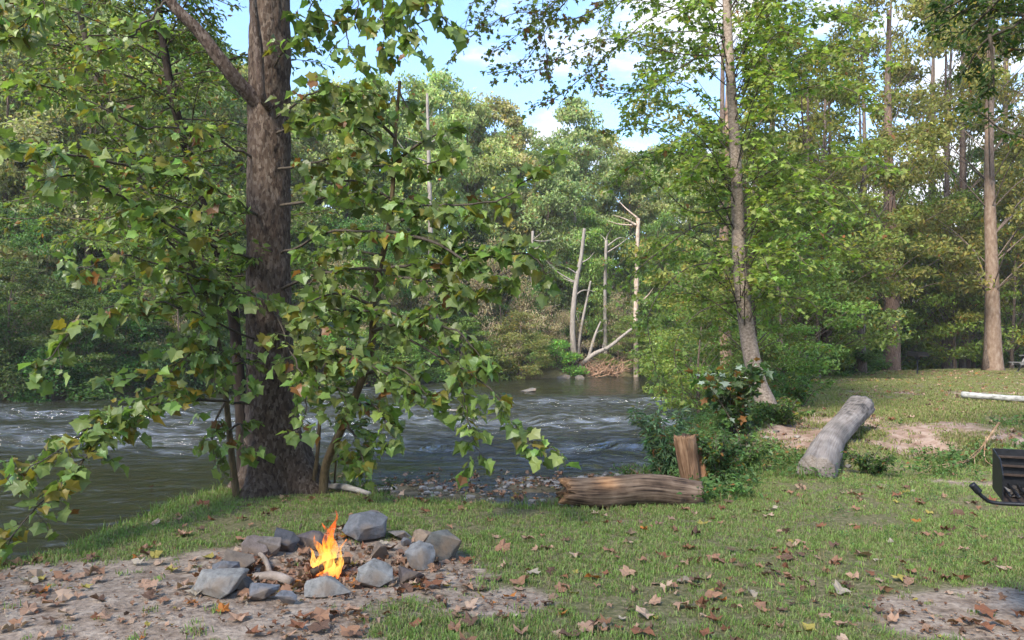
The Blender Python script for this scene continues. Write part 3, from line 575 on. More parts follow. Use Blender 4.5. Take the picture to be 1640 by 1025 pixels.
# ------------------------------------------------------------------ leafy branches
class Leaves:
    def __init__(s): s.p, s.d, s.n, s.s = [], [], [], []
    def add(s, p, d, n, z): s.p.append(p); s.d.append(d); s.n.append(n); s.s.append(z)
    def arr(s): return np.array(s.p), nrm(np.array(s.d)), np.array(s.n), np.array(s.s)
UP = np.array([0, 0, 1.])
def leafy(wood, lv, pts, r0, r1, rng, size=.17, twig=.32, gap=.1, per=6, droop=.35, start=.15, wcol=(1, 1, 1), flat=.8, sides=6, jit=0.0, stub=None):
    p = smoothpath(pts, 7); n = len(p)
    if jit: p[1:-1] += rng.normal(size=(n - 2, 3)) * jit
    wood.add(*tube(p, np.linspace(r0, r1, n), sides), wcol)
    seg = np.linalg.norm(np.diff(p, axis=0), axis=1); cum = np.concatenate([[0], np.cumsum(seg)]); Ltot = cum[-1]
    s = start * Ltot
    while s < Ltot + gap * .5:
        sc = min(s, Ltot * .999); q = np.array([np.interp(sc, cum, p[:, k]) for k in range(3)]); i = min(np.searchsorted(cum, sc), n - 1); T = nrm(p[i] - p[max(i - 1, 0)])
        side = nrm(np.cross(T, UP) + 1e-4) * rng.choice([-1, 1]); v = rng.normal(size=3) * .35
        tl = twig * (.5 + .8 * rng.random()) * (1 - .35 * s / Ltot)
        d0 = nrm(side * .8 + T * .7 + v + UP * rng.uniform(-.25, .35))
        e = q + d0 * tl * .6; f = e + nrm(d0 - UP * droop * 1.3) * tl * .5
        tp = np.array([q, e, f]); wood.add(*tube(tp, [max(r1 * .55, .0028), .0028, .0018], 3, cap=False), wcol)
        for k in range(per):
            u = .25 + .75 * (k + rng.random() * .6) / per; pos = q + (e - q) * min(1, u / .6) + (f - e) * max(0, (u - .6) / .4)
            sd2 = nrm(np.cross(d0, UP) + 1e-4) * (1 if k % 2 else -1)
            dr = nrm(d0 * .45 + sd2 * .8 + rng.normal(size=3) * .35 - UP * droop * rng.uniform(.3, 1.6)); nn = UP * flat + rng.normal(size=3) * .42
            z = size * rng.uniform(.5, 1.3); lv.add(pos + dr * z * .22, dr, nn, z)
        s += gap * rng.uniform(.6, 1.4)
def inframe(p):
    y = np.maximum(p[:, 1], .1); px = CX + p[:, 0] / y * FPX; py = HY - (p[:, 2] - EYE) / y * FPX
    return (p[:, 1] > 1) & (px > 0) & (px < 1640) & (py > 0) & (py < 1025)
def finish(tree, base, wood, wmat, lv, shape, mat, col, nsingle, wname="branches", lname="foliage", extra_mask=None, rng=R):
    p, d, n, s = lv.arr(); w = wood.build(wname, wmat, tree, base, True); w["kind"] = "stuff"
    score = np.where(inframe(p), s / np.maximum(p[:, 1], .5), 0)
    if extra_mask is not None: score = score * extra_mask(p)
    idx = np.argsort(-score)[:nsingle] if nsingle else np.array([], int); idx = idx[score[idx] > 0] if len(idx) else idx
    rest = np.setdiff1d(np.arange(len(p)), idx); a = Acc(); put_leaves(a, shape, p[rest], d[rest], n[rest], s[rest], col[rest])
    o = a.build(lname, mat, tree, base); o["kind"] = "stuff"
    proto = []
    for k in range(14):
        T, F = shape; Tq = T.copy(); Tq[:, 2] += .07 * np.sin(T[:, 0] * 5 + k) + .05 * np.cos(T[:, 1] * 6 + k * 2)
        src = col[idx[k * len(idx) // 14]] if len(idx) else col[0]
        po = build("leaf", Tq, F, mat, None, src, link=False); proto.append(po)
    colp = np.array([col[idx[k * len(idx) // 14]] for k in range(14)]) if len(idx) else None
    for i in idx:
        k = int(np.argmin(np.sum((colp - col[i]) ** 2, 1) + .0004 * rng.random(14))); Yv = d[i]; Zv = nrm(n[i] - Yv * np.dot(n[i], Yv)); Xv = np.cross(Yv, Zv)
        o = bpy.data.objects.new("leaf", proto[k].data); C.objects.link(o); o.parent = tree
        m = np.eye(4); m[:3, 0], m[:3, 1], m[:3, 2] = Xv * s[i], Yv * s[i], Zv * s[i]; m[:3, 3] = p[i] - base; o.matrix_local = Matrix(m.tolist())
    for po in proto: bpy.data.objects.remove(po)
    return w

def thin_over(lv, path, wpx, keepfrac, rg):
    p = np.array(lv.p); px = CX + p[:, 0] / p[:, 1] * FPX; py = HY - (p[:, 2] - EYE) / p[:, 1] * FPX
    tx = CX + path[:, 0] / path[:, 1] * FPX; ty = HY - (path[:, 2] - EYE) / path[:, 1] * FPX; o = np.argsort(ty)
    hit = (np.abs(px - np.interp(py, ty[o], tx[o])) < wpx) & (p[:, 1] < np.interp(py, ty[o], path[o, 1])); k = ~hit | (rg.random(len(p)) < keepfrac)
    for nm in 'pdns': setattr(lv, nm, [v for v, q in zip(getattr(lv, nm), k) if q])
# ---- the big sycamore
rs = np.random.default_rng(11)
SB = P(447, 785, 8.2); SB[2] = H1(SB[0], SB[1])
syc = empty("sycamore_tree", SB, "large sycamore with thick scaly brown trunk at the river edge", "tree")
tp = smoothpath([SB - [0, 0, .3], SB + [0, 0, .12], P(438, 690, 8.2), P(432, 560, 8.2), P(430, 400, 8.2), P(431, 200, 8.2), P(432, 30, 8.2), P(436, -250, 8.2), P(450, -600, 8.25), P(440, -1000, 8.3)], 24)
zt = tp[:, 2] - SB[2]
rr = np.interp(zt, [-.3, 0, .25, .6, 1.2, 2.5, 4.6, 7, 11], [.60, .46, .345, .28, .235, .218, .206, .15, .06])
def tdisp(t, a):
    zz = np.interp(t, np.linspace(0, 1, len(zt)), zt)
    d = 1 + .26 * sstep(.9, -.1, zz) * np.sin(a * 5 + 1.3 + .6 * np.sin(a * 2)) + .06 * fbm(np.cos(a) * 1.2, np.sin(a) * 1.2, zz * .9, 3)
    pl = vnoise(a * 7.0 / (2 * np.pi) * 4 + .6 * vnoise(a * 3, zz * 6, 2), zz * 9 + .5 * vnoise(a * 5, zz * 3, 8), 3)
    return d + .045 * sstep(-.15, .15, pl) + .03 * fbm(np.cos(a) * 4, np.sin(a) * 4, zz * 2.2, 3) + .012 * fbm(np.cos(a) * 9, np.sin(a) * 9, zz * 12, 2)
V, F = tube(tp, rr, 72, tdisp)
build("trunk", V - SB, F, M_SYCBARK, syc, np.array([.56, .51, .44]) * (1 + .5 * fbm(V[:, 0] * 2, V[:, 1] * 2, V[:, 2] * 1.2, 3))[:, None], True)
def limb(pts, r0, r1, col=(1, 1, 1)):
    p = smoothpath(pts, 10); V, F = tube(p, np.linspace(r0, r1, len(p)), 10, lambda t, a: 1 + .12 * fbm(np.cos(a) * 2, np.sin(a) * 2, t * 8, 3)); return build("limb", V - SB, F, M_SYCBARK, syc, (.75, .7, .66), True)
limb([P(425, 175, 8.1), P(398, 150, 7.98), P(360, 105, 7.8), P(318, 50, 7.7), P(270, 0, 7.6), P(120, -170, 7.4), P(-60, -330, 7.2)], .085, .035)
limb([P(430, 172, 8.0), P(419, 150, 7.86), P(415, 80, 7.8), P(405, 0, 7.7), P(395, -150, 7.5), P(420, -330, 7.2)], .045, .03)
limb([P(440, -120, 8.2), P(520, -230, 7.7), P(620, -260, 7.2), P(760, -250, 6.8)], .09, .03)
limb([P(436, -300, 8.2), P(330, -420, 8.6), P(150, -520, 9.2)], .09, .03)
limb([P(440, -400, 8.2), P(600, -560, 8.8), P(820, -640, 9.5)], .09, .03)
wood, lv = Acc(), Leaves()
BR_ = [  # drawn branches: (pixel x, pixel row, metres away) ..., thickness, density
 ([(440, 205, 8.0), (500, 190, 7.5), (560, 200, 7.2), (610, 230, 7.0)], .014, 1.2), ([(450, 180, 8.0), (500, 150, 7.4), (545, 140, 7.1), (600, 150, 6.9)], .012, 1.2),
 ([(450, 260, 8.0), (540, 255, 7.4), (640, 270, 7.0), (720, 250, 6.8)], .014, 1.1), ([(455, 320, 8.0), (570, 310, 7.4), (680, 330, 7.0), (790, 320, 6.8), (885, 262, 6.6)], .016, .95),
 ([(460, 455, 8.0), (510, 438, 7.6), (600, 430, 7.2), (720, 420, 6.9), (840, 405, 6.7), (875, 440, 6.7)], .018, .9), ([(460, 400, 8.0), (540, 370, 7.5), (650, 380, 7.1), (760, 400, 6.9), (830, 380, 6.8)], .014, 1.0),
 ([(460, 530, 8.0), (520, 500, 7.4), (620, 500, 7.0), (730, 530, 6.7), (780, 590, 6.6)], .015, 1.0), ([(455, 600, 8.0), (500, 560, 7.3), (560, 570, 7.0), (640, 610, 6.8), (680, 640, 6.7)], .013, 1.1),
 ([(600, 500, 7.3), (680, 540, 6.9), (735, 610, 6.7), (752, 680, 6.6), (768, 735, 6.6)], .010, .9), ([(650, 540, 7.0), (740, 590, 6.7), (800, 640, 6.5), (830, 695, 6.45), (893, 722, 6.4)], .010, .9),
 ([(430, 480, 7.9), (450, 520, 7.3), (480, 600, 7.0), (490, 660, 6.9), (470, 700, 6.9)], .010, 1.0),
 ([(415, 340, 8.0), (340, 300, 7.2), (230, 270, 6.5), (120, 250, 6.0), (20, 235, 5.7)], .018, .85), ([(410, 410, 8.0), (310, 380, 7.1), (220, 330, 6.6), (130, 285, 6.1), (60, 290, 5.9)], .016, .75),
 ([(405, 500, 7.9), (335, 450, 7.5), (270, 385, 7.2), (232, 338, 7.1)], .016, .9), ([(405, 470, 8.0), (300, 440, 7.2), (200, 410, 6.8), (130, 430, 6.6), (100, 420, 6.5)], .012, .55),
 ([(400, 540, 8.0), (310, 500, 7.2), (210, 480, 6.8), (120, 530, 6.4), (58, 600, 6.2)], .012, .75), ([(372, 640, 7.9), (325, 640, 7.4), (255, 632, 6.9), (190, 670, 6.4), (130, 740, 5.9), (70, 800, 5.6), (-10, 885, 5.3)], .014, .95),
 ([(330, 640, 7.4), (240, 650, 6.6), (160, 680, 6.2), (80, 730, 5.8), (-20, 785, 5.5)], .011, .9), ([(400, 580, 7.9), (350, 560, 7.3), (300, 570, 7.0), (260, 600, 6.9), (180, 610, 6.7)], .010, .6),
 ([(400, 250, 8.0), (320, 210, 7.5), (220, 200, 7.1), (120, 150, 6.8), (30, 130, 6.6)], .014, .8), ([(400, 330, 8.1), (330, 340, 7.6), (250, 330, 7.3), (170, 350, 7.1)], .012, .7), ([(300, 440, 7.2), (330, 520, 7.1), (345, 600, 7.0)], .01, 1.0),
 # hanging sprays that reach down into the top of the view
 ([(520, -230, 7.7), (560, -110, 7.3), (575, -20, 7.1), (565, 40, 7.0)], .012, .9), ([(620, -260, 7.2), (640, -110, 6.9), (650, 0, 6.7), (665, 75, 6.6)], .013, 1.3), ([(690, -255, 7.0), (680, -90, 6.8), (700, 10, 6.7), (722, 45, 6.7)], .011, 1.0),
 ([(560, -240, 7.5), (510, -100, 7.3), (500, 0, 7.2), (490, 60, 7.2)], .012, .9), ([(620, -60, 7.0), (610, 20, 6.9), (630, 80, 6.9)], .009, 1.0), ([(440, 100, 7.95), (470, 60, 7.5), (500, 30, 7.3), (540, 40, 7.2)], .010, 1.0),
 ([(550, 40, 7.1), (560, 75, 7.05), (575, 100, 7.0)], .007, .8), ([(120, -170, 7.4), (100, -60, 7.0), (60, 10, 6.8), (20, 60, 6.7)], .012, .8), ([(270, 0, 7.6), (230, 40, 7.2), (190, 70, 7.0), (130, 90, 6.8)], .012, .7), ([(40, -240, 7.3), (20, -60, 6.9), (-10, 60, 6.7)], .012, .8)]
for pts, r, den in BR_:
    q = [P(*k) for k in pts]; ax = np.array([np.interp(q[0][2], tp[:, 2], tp[:, 0]), np.interp(q[0][2], tp[:, 2], tp[:, 1])])
    if np.hypot(*(q[0][:2] - ax)) < .5: q[0] = np.array([*(ax + .45 * (q[0][:2] - ax)), q[0][2] - .05])
    if pts[-1][0] < 330: den *= 1.25
    leafy(wood, lv, q, r, r * .35, rs, size=.100, twig=.30, gap=.064 / den, per=5, droop=.45, start=.22, jit=.01)
# crown out of view above, for shade and other views
for k in range(46):
    a = rs.uniform(0, 2 * np.pi); h = rs.uniform(6.0, 11.5); ln = rs.uniform(1.2, 3.4) * (1 - .35 * (h - 6) / 6); b = np.array([SB[0], SB[1], h - .9]); e = np.array([SB[0] + math.cos(a) * ln, SB[1] + math.sin(a) * ln, h])
    leafy(wood, lv, [b, (b + e) / 2 + [0, 0, .3], e], .03, .008, rs, size=.19, twig=.5, gap=.16, per=6, droop=.3, start=.3)
thin_over(lv, tp, 36, .5, rs)
p, _, _, s = lv.arr(); cols = leafcols(rs, len(p), (.16, .215, .055), .30, .09, .035)
u = rs.random(len(p)); cols[u < .25] = cols[u < .25] * [1.35, 1.25, 1.3]; edge = (p[:, 0] < -2.6) & (p[:, 2] < 1.4) & (rs.random(len(p)) < .18); cols[edge] = np.array([.26, .19, .03]) * (.7 + .5 * rs.random((edge.sum(), 1)))
finish(syc, SB, wood, M_TWIG, lv, SYC, M_GLOSS, cols, 300, rng=rs)

# ---- saplings at its foot
def sapling(stem, r, brs, label, seed, size=.100, base_col=(.15, .20, .05), den=1.0, nsing=60):
    rg = np.random.default_rng(seed); q = [P(*k) for k in stem]; b = q[0].copy(); b[2] = H1(b[0], b[1]); q[0] = b - [0, 0, .05]
    t = empty("sycamore_sapling", b, label, "sapling", "saplings round the sycamore foot"); pp = smoothpath(q, 8); V, F = tube(pp, np.linspace(r, r * .25, len(pp)), 9, lambda t, a: 1 + .12 * vnoise(np.cos(a) * 2, np.sin(a) * 2, t * 9)); build("stem", V - b, F, M_TWIG, t, (1.2, 1.1, .8), True)
    w, lvs = Acc(), Leaves()
    for (i, pts) in brs: leafy(w, lvs, [P(*k) for k in pts], r * .35, .004, rg, size=size, twig=.26, gap=.078 / den, per=5, droop=.45, start=.15)
    p = np.array(lvs.p); finish(t, b, w, M_TWIG, lvs, SYC, M_GLOSS, leafcols(rg, len(p), base_col, .28, .07, .035), nsing, rng=rg); return t
sapling([(517, 778, 7.9), (522, 745, 7.85), (550, 680, 7.6), (592, 570, 7.4), (600, 470, 7.3), (625, 350, 7.2), (633, 220, 7.2), (640, 130, 7.2)], .05,
        [(0, [(633, 220, 7.2), (600, 190, 7.0), (570, 165, 6.9)]), (0, [(630, 260, 7.2), (680, 225, 7.0), (725, 205, 6.9)]), (0, [(627, 320, 7.2), (570, 290, 7.0), (500, 300, 6.9)]), (0, [(622, 360, 7.2), (690, 340, 6.9), (760, 350, 6.8)]), (0, [(640, 130, 7.2), (641, 150, 7.2), (655, 175, 7.1)]),
         (0, [(612, 410, 7.2), (550, 400, 7.0), (490, 410, 6.9)]), (0, [(606, 440, 7.25), (680, 450, 6.9), (750, 470, 6.8), (800, 460, 6.7)]), (0, [(600, 490, 7.3), (540, 470, 7.0), (480, 490, 6.8)]), (0, [(597, 530, 7.3), (660, 510, 7.0), (720, 480, 6.9)]), (0, [(590, 570, 7.4), (540, 560, 7.0), (500, 620, 6.8)]),
         (0, [(580, 600, 7.4), (640, 590, 7.0), (690, 640, 6.8)]), (0, [(560, 650, 7.5), (600, 650, 7.2), (630, 700, 7.0)]), (0, [(550, 680, 7.6), (570, 700, 7.3), (585, 750, 7.2)]), (0, [(620, 370, 7.2), (700, 390, 6.8), (780, 440, 6.6), (830, 430, 6.5)])], "curved sapling rising right of the sycamore trunk with big leaves", 51, nsing=200, den=1.05)
sapling([(380, 785, 7.75), (372, 740, 7.7), (362, 640, 7.7), (352, 560, 7.6), (330, 470, 7.6), (300, 400, 7.5)], .04,
        [(0, [(352, 560, 7.6), (310, 540, 7.2), (270, 560, 7.0)]), (0, [(340, 500, 7.6), (380, 470, 7.4), (420, 480, 7.2)]), (0, [(300, 400, 7.5), (270, 360, 7.3), (240, 350, 7.2)]), (0, [(330, 470, 7.6), (290, 470, 7.3), (240, 500, 7.1)]), (0, [(362, 640, 7.7), (340, 690, 7.5), (345, 745, 7.4)]), (0, [(360, 600, 7.7), (390, 580, 7.4), (400, 620, 7.3)]), (0, [(366, 690, 7.7), (385, 680, 7.5), (390, 720, 7.4)])], "thin dark sapling standing left of the sycamore trunk", 52, nsing=60, den=.9)
sapling([(498, 780, 8.0), (508, 730, 7.95), (512, 640, 7.9), (500, 560, 7.8)], .028, [(0, [(512, 640, 7.9), (540, 620, 7.5), (560, 660, 7.3)]), (0, [(505, 590, 7.8), (480, 570, 7.5), (470, 620, 7.3)]), (0, [(500, 560, 7.8), (520, 530, 7.6), (550, 540, 7.4)])], "slim sapling between the sycamore trunk and the curved sapling", 53, nsing=24)
sapling([(535, 785, 8.2), (538, 740, 8.2), (545, 690, 8.2), (560, 640, 8.2)], .014, [(0, [(545, 690, 8.2), (575, 680, 8.1), (590, 720, 8.0)]), (0, [(560, 640, 8.2), (590, 640, 8.1), (620, 680, 8.0)]), (0, [(538, 730, 8.2), (570, 730, 8.1), (580, 755, 8.0)])], "tiny sapling right of the curved sapling at the water", 54, .10, nsing=16)

# ---- slender small-leaved tree behind the sycamore, leaning left
rb = np.random.default_rng(21); BB = P(392, 778, 9.0); BB[2] = H1(BB[0], BB[1])
slim = empty("slender_tree", BB, "slender dark tree leaning left behind the sycamore trunk, fine foliage", "tree")
tr = smoothpath([BB - [0, 0, .2], P(385, 640, 9.1), P(370, 480, 9.3), P(340, 380, 9.5), P(285, 190, 9.8), P(265, 90, 10), P(250, -30, 10.2), P(230, -260, 10.4)], 12)
V, F = tube(tr, np.linspace(.075, .035, len(tr)), 14, lambda t, a: 1 + .1 * fbm(np.cos(a) * 2, np.sin(a) * 2, t * 14, 3)); build("trunk", V - BB, F, M_BROWNBARK, slim, (.17, .16, .15), True)  # bark multiplied very dark, shade on this trunk put into its colour
wood, lv = Acc(), Leaves()
for lim in ([tr[26], tr[26] + [-.06, 0, .12], P(250, 340, 9.6), P(165, 150, 10.2), P(130, 30, 10.5), P(100, -150, 10.8)],):
    limp = smoothpath(lim, 10); wood.add(*tube(limp, np.linspace(.06, .03, len(limp)), 8))
for k in range(150):
    i = rb.integers(int(len(tr) * .42), len(tr)) if rb.random() < .5 else None
    if i is not None: b = tr[i]
    else: b = limp[rb.integers(8, len(limp))]
    a = rb.uniform(0, 2 * np.pi); ln = rb.uniform(.6, 1.9) if i is not None else rb.uniform(.7, 2.2); e = b + [math.cos(a) * ln, math.sin(a) * ln, rb.uniform(-.6, .6)]
    if i is not None: pts = [b, (b + e) / 2 + [0, 0, .15], e]
    else: pts = [b, (b + e) / 2 + [0, 0, .1], e]
    leafy(wood, lv, pts, .012, .004, rb, size=.085, twig=.34, gap=.085, per=8, droop=.25, start=.05, sides=4)
p = np.array(lv.p); finish(slim, BB, wood, M_TWIG, lv, OVA, M_LEAF, leafcols(rb, len(p), (.13, .175, .045), .3, .07, .03), 0, rng=rb)

# ---- maple with the leaning grey trunk on the right bank
rm = np.random.default_rng(31); MB_ = P(1228, 668, 13.7); MB_[2] = H1(MB_[0], MB_[1])
map_ = empty("maple_tree", MB_, "slim leaning grey-barked maple with bright green leaves on the right bank", "tree")
tr = smoothpath([MB_ - [0, 0, .3], MB_ + [0, 0, .05], P(1210, 600, 13.7), P(1195, 520, 13.75), P(1184, 420, 13.8), P(1181, 330, 13.8), P(1178, 250, 13.85), P(1170, 120, 13.9), P(1163, 0, 14), P(1150, -200, 14), P(1140, -420, 14)], 12)
rz = np.interp(tr[:, 2], [MB_[2] - .3, MB_[2], MB_[2] + .4, 2.2, 4.5, 7.5, 12], [.24, .20, .155, .125, .10, .07, .02])
V, F = tube(tr, rz, 28, lambda t, a: 1 + .06 * fbm(np.cos(a) * 1.5, np.sin(a) * 1.5, t * 14, 3)); build("trunk", V - MB_, F, M_GREYBARK, map_, (1, .94, .88), True)
wood, lv = Acc(), Leaves()
def mbranch(b, e, rise, r, gap=.085, size=.105, per=7, start=.12, twig=.42): leafy(wood, lv, [b, b + (e - b) * .35 + [0, 0, rise], b + (e - b) * .7 + [0, 0, rise * 1.1], e], r, .005, rm, size=size, twig=twig, gap=gap, per=per, droop=.18, start=start, flat=1.3)
for k in range(112):
    z = rm.uniform(2.0, 11.8); i = int(np.argmin(np.abs(tr[:, 2] - z))); b = tr[i]; a = rm.uniform(0, 2 * np.pi)
    ln = np.interp(z, [2, 3.5, 6, 9, 12], [1.9, 2.6, 2.7, 2.3, .8]) * rm.uniform(.55, 1.05); ex = b + [math.cos(a) * ln * 1.05, math.sin(a) * ln * .9, rm.uniform(-.5, .5)]
    mbranch(b - [0, 0, .45], ex, .45, .011)
for pts in ([(1163, 60, 13.95), (1100, 50, 13.5), (1000, 62, 13.0), (930, 85, 12.6)], [(1166, 90, 13.9), (1080, 85, 13.4), (980, 62, 13.0), (900, 90, 12.6), (850, 120, 12.3)], [(1160, 30, 14), (1050, -40, 13.4), (930, -30, 12.8), (850, 40, 12.4), (800, 75, 12.2)], [(1150, -150, 14), (1000, -200, 13.2), (880, -120, 12.6), (870, 20, 12.3), (880, 130, 12.2)],
            [(1160, -40, 14), (1040, -30, 13.4), (960, 50, 13), (945, 150, 12.8)], [(1150, -200, 14), (980, -220, 13), (830, -100, 12.4), (790, 20, 12.2)], [(1160, 10, 14), (1060, 20, 13.4), (960, 100, 13), (900, 150, 12.8), (860, 170, 12.7)], [(1165, 60, 13.95), (1070, 120, 13.4), (1000, 150, 13.1), (950, 130, 12.9)], [(1150, -120, 14), (1000, -90, 13.2), (900, 10, 12.6), (840, 100, 12.3), (780, 120, 12.2)], [(1155, -60, 14), (1010, -20, 13.3), (920, 30, 12.9), (830, 20, 12.5), (750, 60, 12.3)], [(1150, -180, 14), (940, -160, 13), (800, -60, 12.4), (760, 0, 12.2), (735, 80, 12.1)], [(1178, 270, 13.9), (1110, 250, 13.5), (1050, 210, 13.2), (1010, 190, 13.0)],
            [(1180, 330, 13.8), (1110, 340, 13.3), (1060, 300, 13), (1010, 260, 12.8)], [(1180, 360, 13.8), (1120, 360, 13.4), (1060, 400, 13.0), (1015, 440, 12.8), (1010, 480, 12.7)], [(1185, 420, 13.8), (1100, 430, 13.3), (1040, 500, 13), (1050, 590, 12.8), (1060, 640, 12.7)],
            [(1190, 480, 13.7), (1120, 500, 13.2), (1080, 560, 12.9), (1100, 640, 12.7)], [(1183, 400, 13.8), (1250, 350, 13.2), (1330, 380, 12.9), (1395, 430, 12.7)], [(1185, 440, 13.8), (1230, 470, 13.3), (1290, 480, 12.9), (1310, 495, 12.8)], [(1180, 300, 13.8), (1260, 270, 13.4), (1350, 310, 13), (1400, 370, 12.9)]):
    leafy(wood, lv, [P(*q) for q in pts], .013, .004, rm, size=.088, twig=.46, gap=.075, per=6, droop=.22, start=.25, flat=1.2)
thin_over(lv, tr, 17, .15, rm)
p = np.array(lv.p); cols = leafcols(rm, len(p), (.19, .25, .055), .24, .05, .012, (.24, .23, .04)); up = p[:, 0] < 1.6; cols[up] *= [.95, .82, .9]; m = up & (rm.random(len(p)) < .14); cols[m] = [.20, .085, .03]
finish(map_, MB_, wood, M_TWIG, lv, MAP, M_LEAF, cols, 300, rng=rm)

# ------------------------------------------------------------------ woods: shared tree shapes, every tree its own object
def treemesh(name, seed, H, cr, cb, nclus, per, ls, prof=1.0, tr=.16, shape=OVA, rc=.27, flatc=.55, base=(.21, .25, .11), yellow=.025, var=.22):
    rg = np.random.default_rng(seed); w, lf = Acc(), Acc(); ph = rg.uniform(0, 6, 2)
    t = np.linspace(0, 1, 16); tp = np.column_stack([.25 * np.sin(t * 3 + ph[0]) * t, .25 * np.cos(t * 3.4 + ph[1]) * t, t * H * .93 - .3])
    w.add(*tube(tp, tr * (1 - .85 * t) * (1 + .6 * np.exp(-t * 22)), 9)); pos, nn, cc = [], [], []
    for k in range(nclus):
        u = (k + rg.random()) / nclus; h = cb + (H - cb) * u; rad = cr * (np.sin(np.pi * (.12 + .86 * u) ** prof) ** .7) * (.35 + .65 * math.sqrt(rg.random())) ; a = rg.uniform(0, 2 * np.pi)
        c = np.array([math.cos(a) * rad, math.sin(a) * rad, h - .1 * rad]); z0 = max(cb * .7, h - .85 * rad - .8); i = int(np.argmin(np.abs(tp[:, 2] - z0)))
        b = tp[i]; lp = smoothpath([b, b + (c - b) * .5 + [0, 0, .12 * rad], c], 4); w.add(*tube(lp, np.linspace(tr * .17 * (1 - .6 * u), .012, len(lp)), 4, cap=False))
        n = int(per * rg.uniform(.6, 1.4)); s = cr * rc * rg.uniform(.7, 1.3); g = rg.normal(size=(n, 3)); g = nrm(g) * (rg.random((n, 1)) ** .45); q = c + g * [s, s, s * flatc]
        pos.append(q); nn.append(UP * .7 + g * .8 + rg.normal(size=(n, 3)) * .45); cc.append(leafcols(rg, n, np.array(base) * rg.uniform(.78, 1.22), var, yellow, .01))
    pos, nn, cc = np.concatenate(pos), np.concatenate(nn), np.concatenate(cc); d = rg.normal(size=(len(pos), 3)); d[:, 2] -= .3
    put_leaves(lf, shape, pos, d, nn, ls * rg.uniform(.6, 1.3, len(pos)), cc); return (w, lf)
MESH = {}
def meshes(kind, *a, bark=None, lmat=None, **k):
    w, lf = treemesh(kind, *a, **k); wo = w.build("trunk", bark or M_BROWNBARK, link=False, smooth=True); lo = lf.build("crown", lmat or M_FAR, link=False); MESH[kind] = (wo.data, lo.data, a[1], a[2])
    bpy.data.objects.remove(wo); bpy.data.objects.remove(lo)
for i in range(5): meshes(f"far{i}", 200 + i, 18, 3.6 + .3 * (i % 3), 3.0, 74, 230, .30, prof=.9 + .15 * (i % 3), tr=.20)
for i in range(3): meshes(f"open{i}", 230 + i, 20, 4.2, 4.5, 46, 200, .23, prof=.8, tr=.24, rc=.22, flatc=.5, base=(.18, .195, .06), yellow=.08, bark=M_BROWNBARK)
for i in range(3): meshes(f"under{i}", 250 + i, 8, 2.8, 1.0, 52, 170, .17, prof=.8, tr=.09, rc=.3, flatc=.35, base=(.14, .195, .05), shape=OVA, lmat=M_LEAF)
for i in range(4): meshes(f"shrub{i}", 270 + i, 3.0, 1.7, .25, 34, 120, .16, prof=.55, tr=.05, rc=.36, flatc=.6, base=(.13, .185, .055))
for i in range(2): meshes(f"tanshrub{i}", 290 + i, 4.0, 2.2, .3, 40, 130, .13, prof=.6, tr=.05, rc=.33, shape=LAN, base=(.30, .26, .18), yellow=.0)
ORD = "first second third fourth fifth sixth seventh eighth ninth tenth eleventh twelfth thirteenth fourteenth fifteenth sixteenth seventeenth eighteenth nineteenth twentieth".split()
def ordn(i):
    if i < 20: return ORD[i]
    t = ["twenty", "thirty", "forty", "fifty"][(i + 1) // 10 - 2]; r = (i + 1) % 10
    return {"twenty": "twentieth", "thirty": "thirtieth", "forty": "fortieth", "fifty": "fiftieth"}[t] if r == 0 else t + "-" + ORD[r - 1]
def plant(kind, name, x, y, H, wid, tint, label, cat, group, rz, part_names=("trunk", "crown"), barktint=(1, 1, 1), sink=.0):
    tm, cm, H0, r0 = MESH[kind]; z = H1(x, y) - sink
    e = empty(name, (x, y, z), label, cat, group); e.rotation_euler = (0, 0, rz); sz = H / H0; sx = wid / r0
    for nm, me, col in ((part_names[0], tm, barktint), (part_names[1], cm, tint)):
        o = bpy.data.objects.new(nm, me); C.objects.link(o); o.parent = e; o.scale = (sx, sx, sz); o.color = (*col, 1)
    return e
def topH(d, topy, z): return EYE + (HY - topy) / FPX * d - z
def farline(px):     # distance at which the ray over pixel column px meets the far waterline
    ds = np.linspace(15, 90, 400); s = sdist((px - CX) / FPX * ds, ds, FAR); return float(ds[np.argmax(s > 0)])
rf = np.random.default_rng(77)
PALE, MID, DEEP, OLIVE, YEL = (1.6, 1.45, 1.4), (1.15, 1.12, 1.05), (.7, .82, .8), (1.35, 1.15, 1.0), (1.35, 1.15, .8)
FARROW = [(-60, 8, -60, MID), (10, 6, 30, MID), (75, 9, -10, PALE), (140, 5, 90, PALE), (205, 9, 20, MID), (265, 6, 110, PALE), (325, 8, 60, MID), (385, 9, 110, PALE), (445, 8, 150, MID), (500, 9, 150, PALE), (555, 8, 140, PALE), (605, 10, 128, PALE), (655, 8, 132, PALE), (705, 10, 122, PALE), (750, 8, 150, PALE),
          (795, 10, 158, PALE), (838, 13, 205, PALE), (880, 7, 225, MID), (922, 9, 165, PALE), (965, 12, 215, PALE), (1010, 9, 245, OLIVE), (1055, 12, 235, PALE), (1105, 8, 250, OLIVE), (1155, 10, 235, MID), (1210, 8, 240, MID), (1270, 10, 230, MID)]
for i, (px, off, ty, tint) in enumerate(FARROW):
    d = farline(px) + off; x = (px - CX) / FPX * d; z = H1(x, d); h = topH(d, ty, z)
    plant(f"far{i % 5}", "riverside_tree", x, d, h, rf.uniform(2.9, 3.7), tuple(np.array(tint) * rf.uniform(.9, 1.1, 3)), f"{'pale' if tint == PALE else 'dark' if tint == DEEP else 'olive' if tint == OLIVE else 'green'} tall leafy tree, {ordn(i)} from the left in the far bank's front row", "tree", "tall trees along the far bank", rf.uniform(0, 6), barktint=(1.6, 1.5, 1.4))
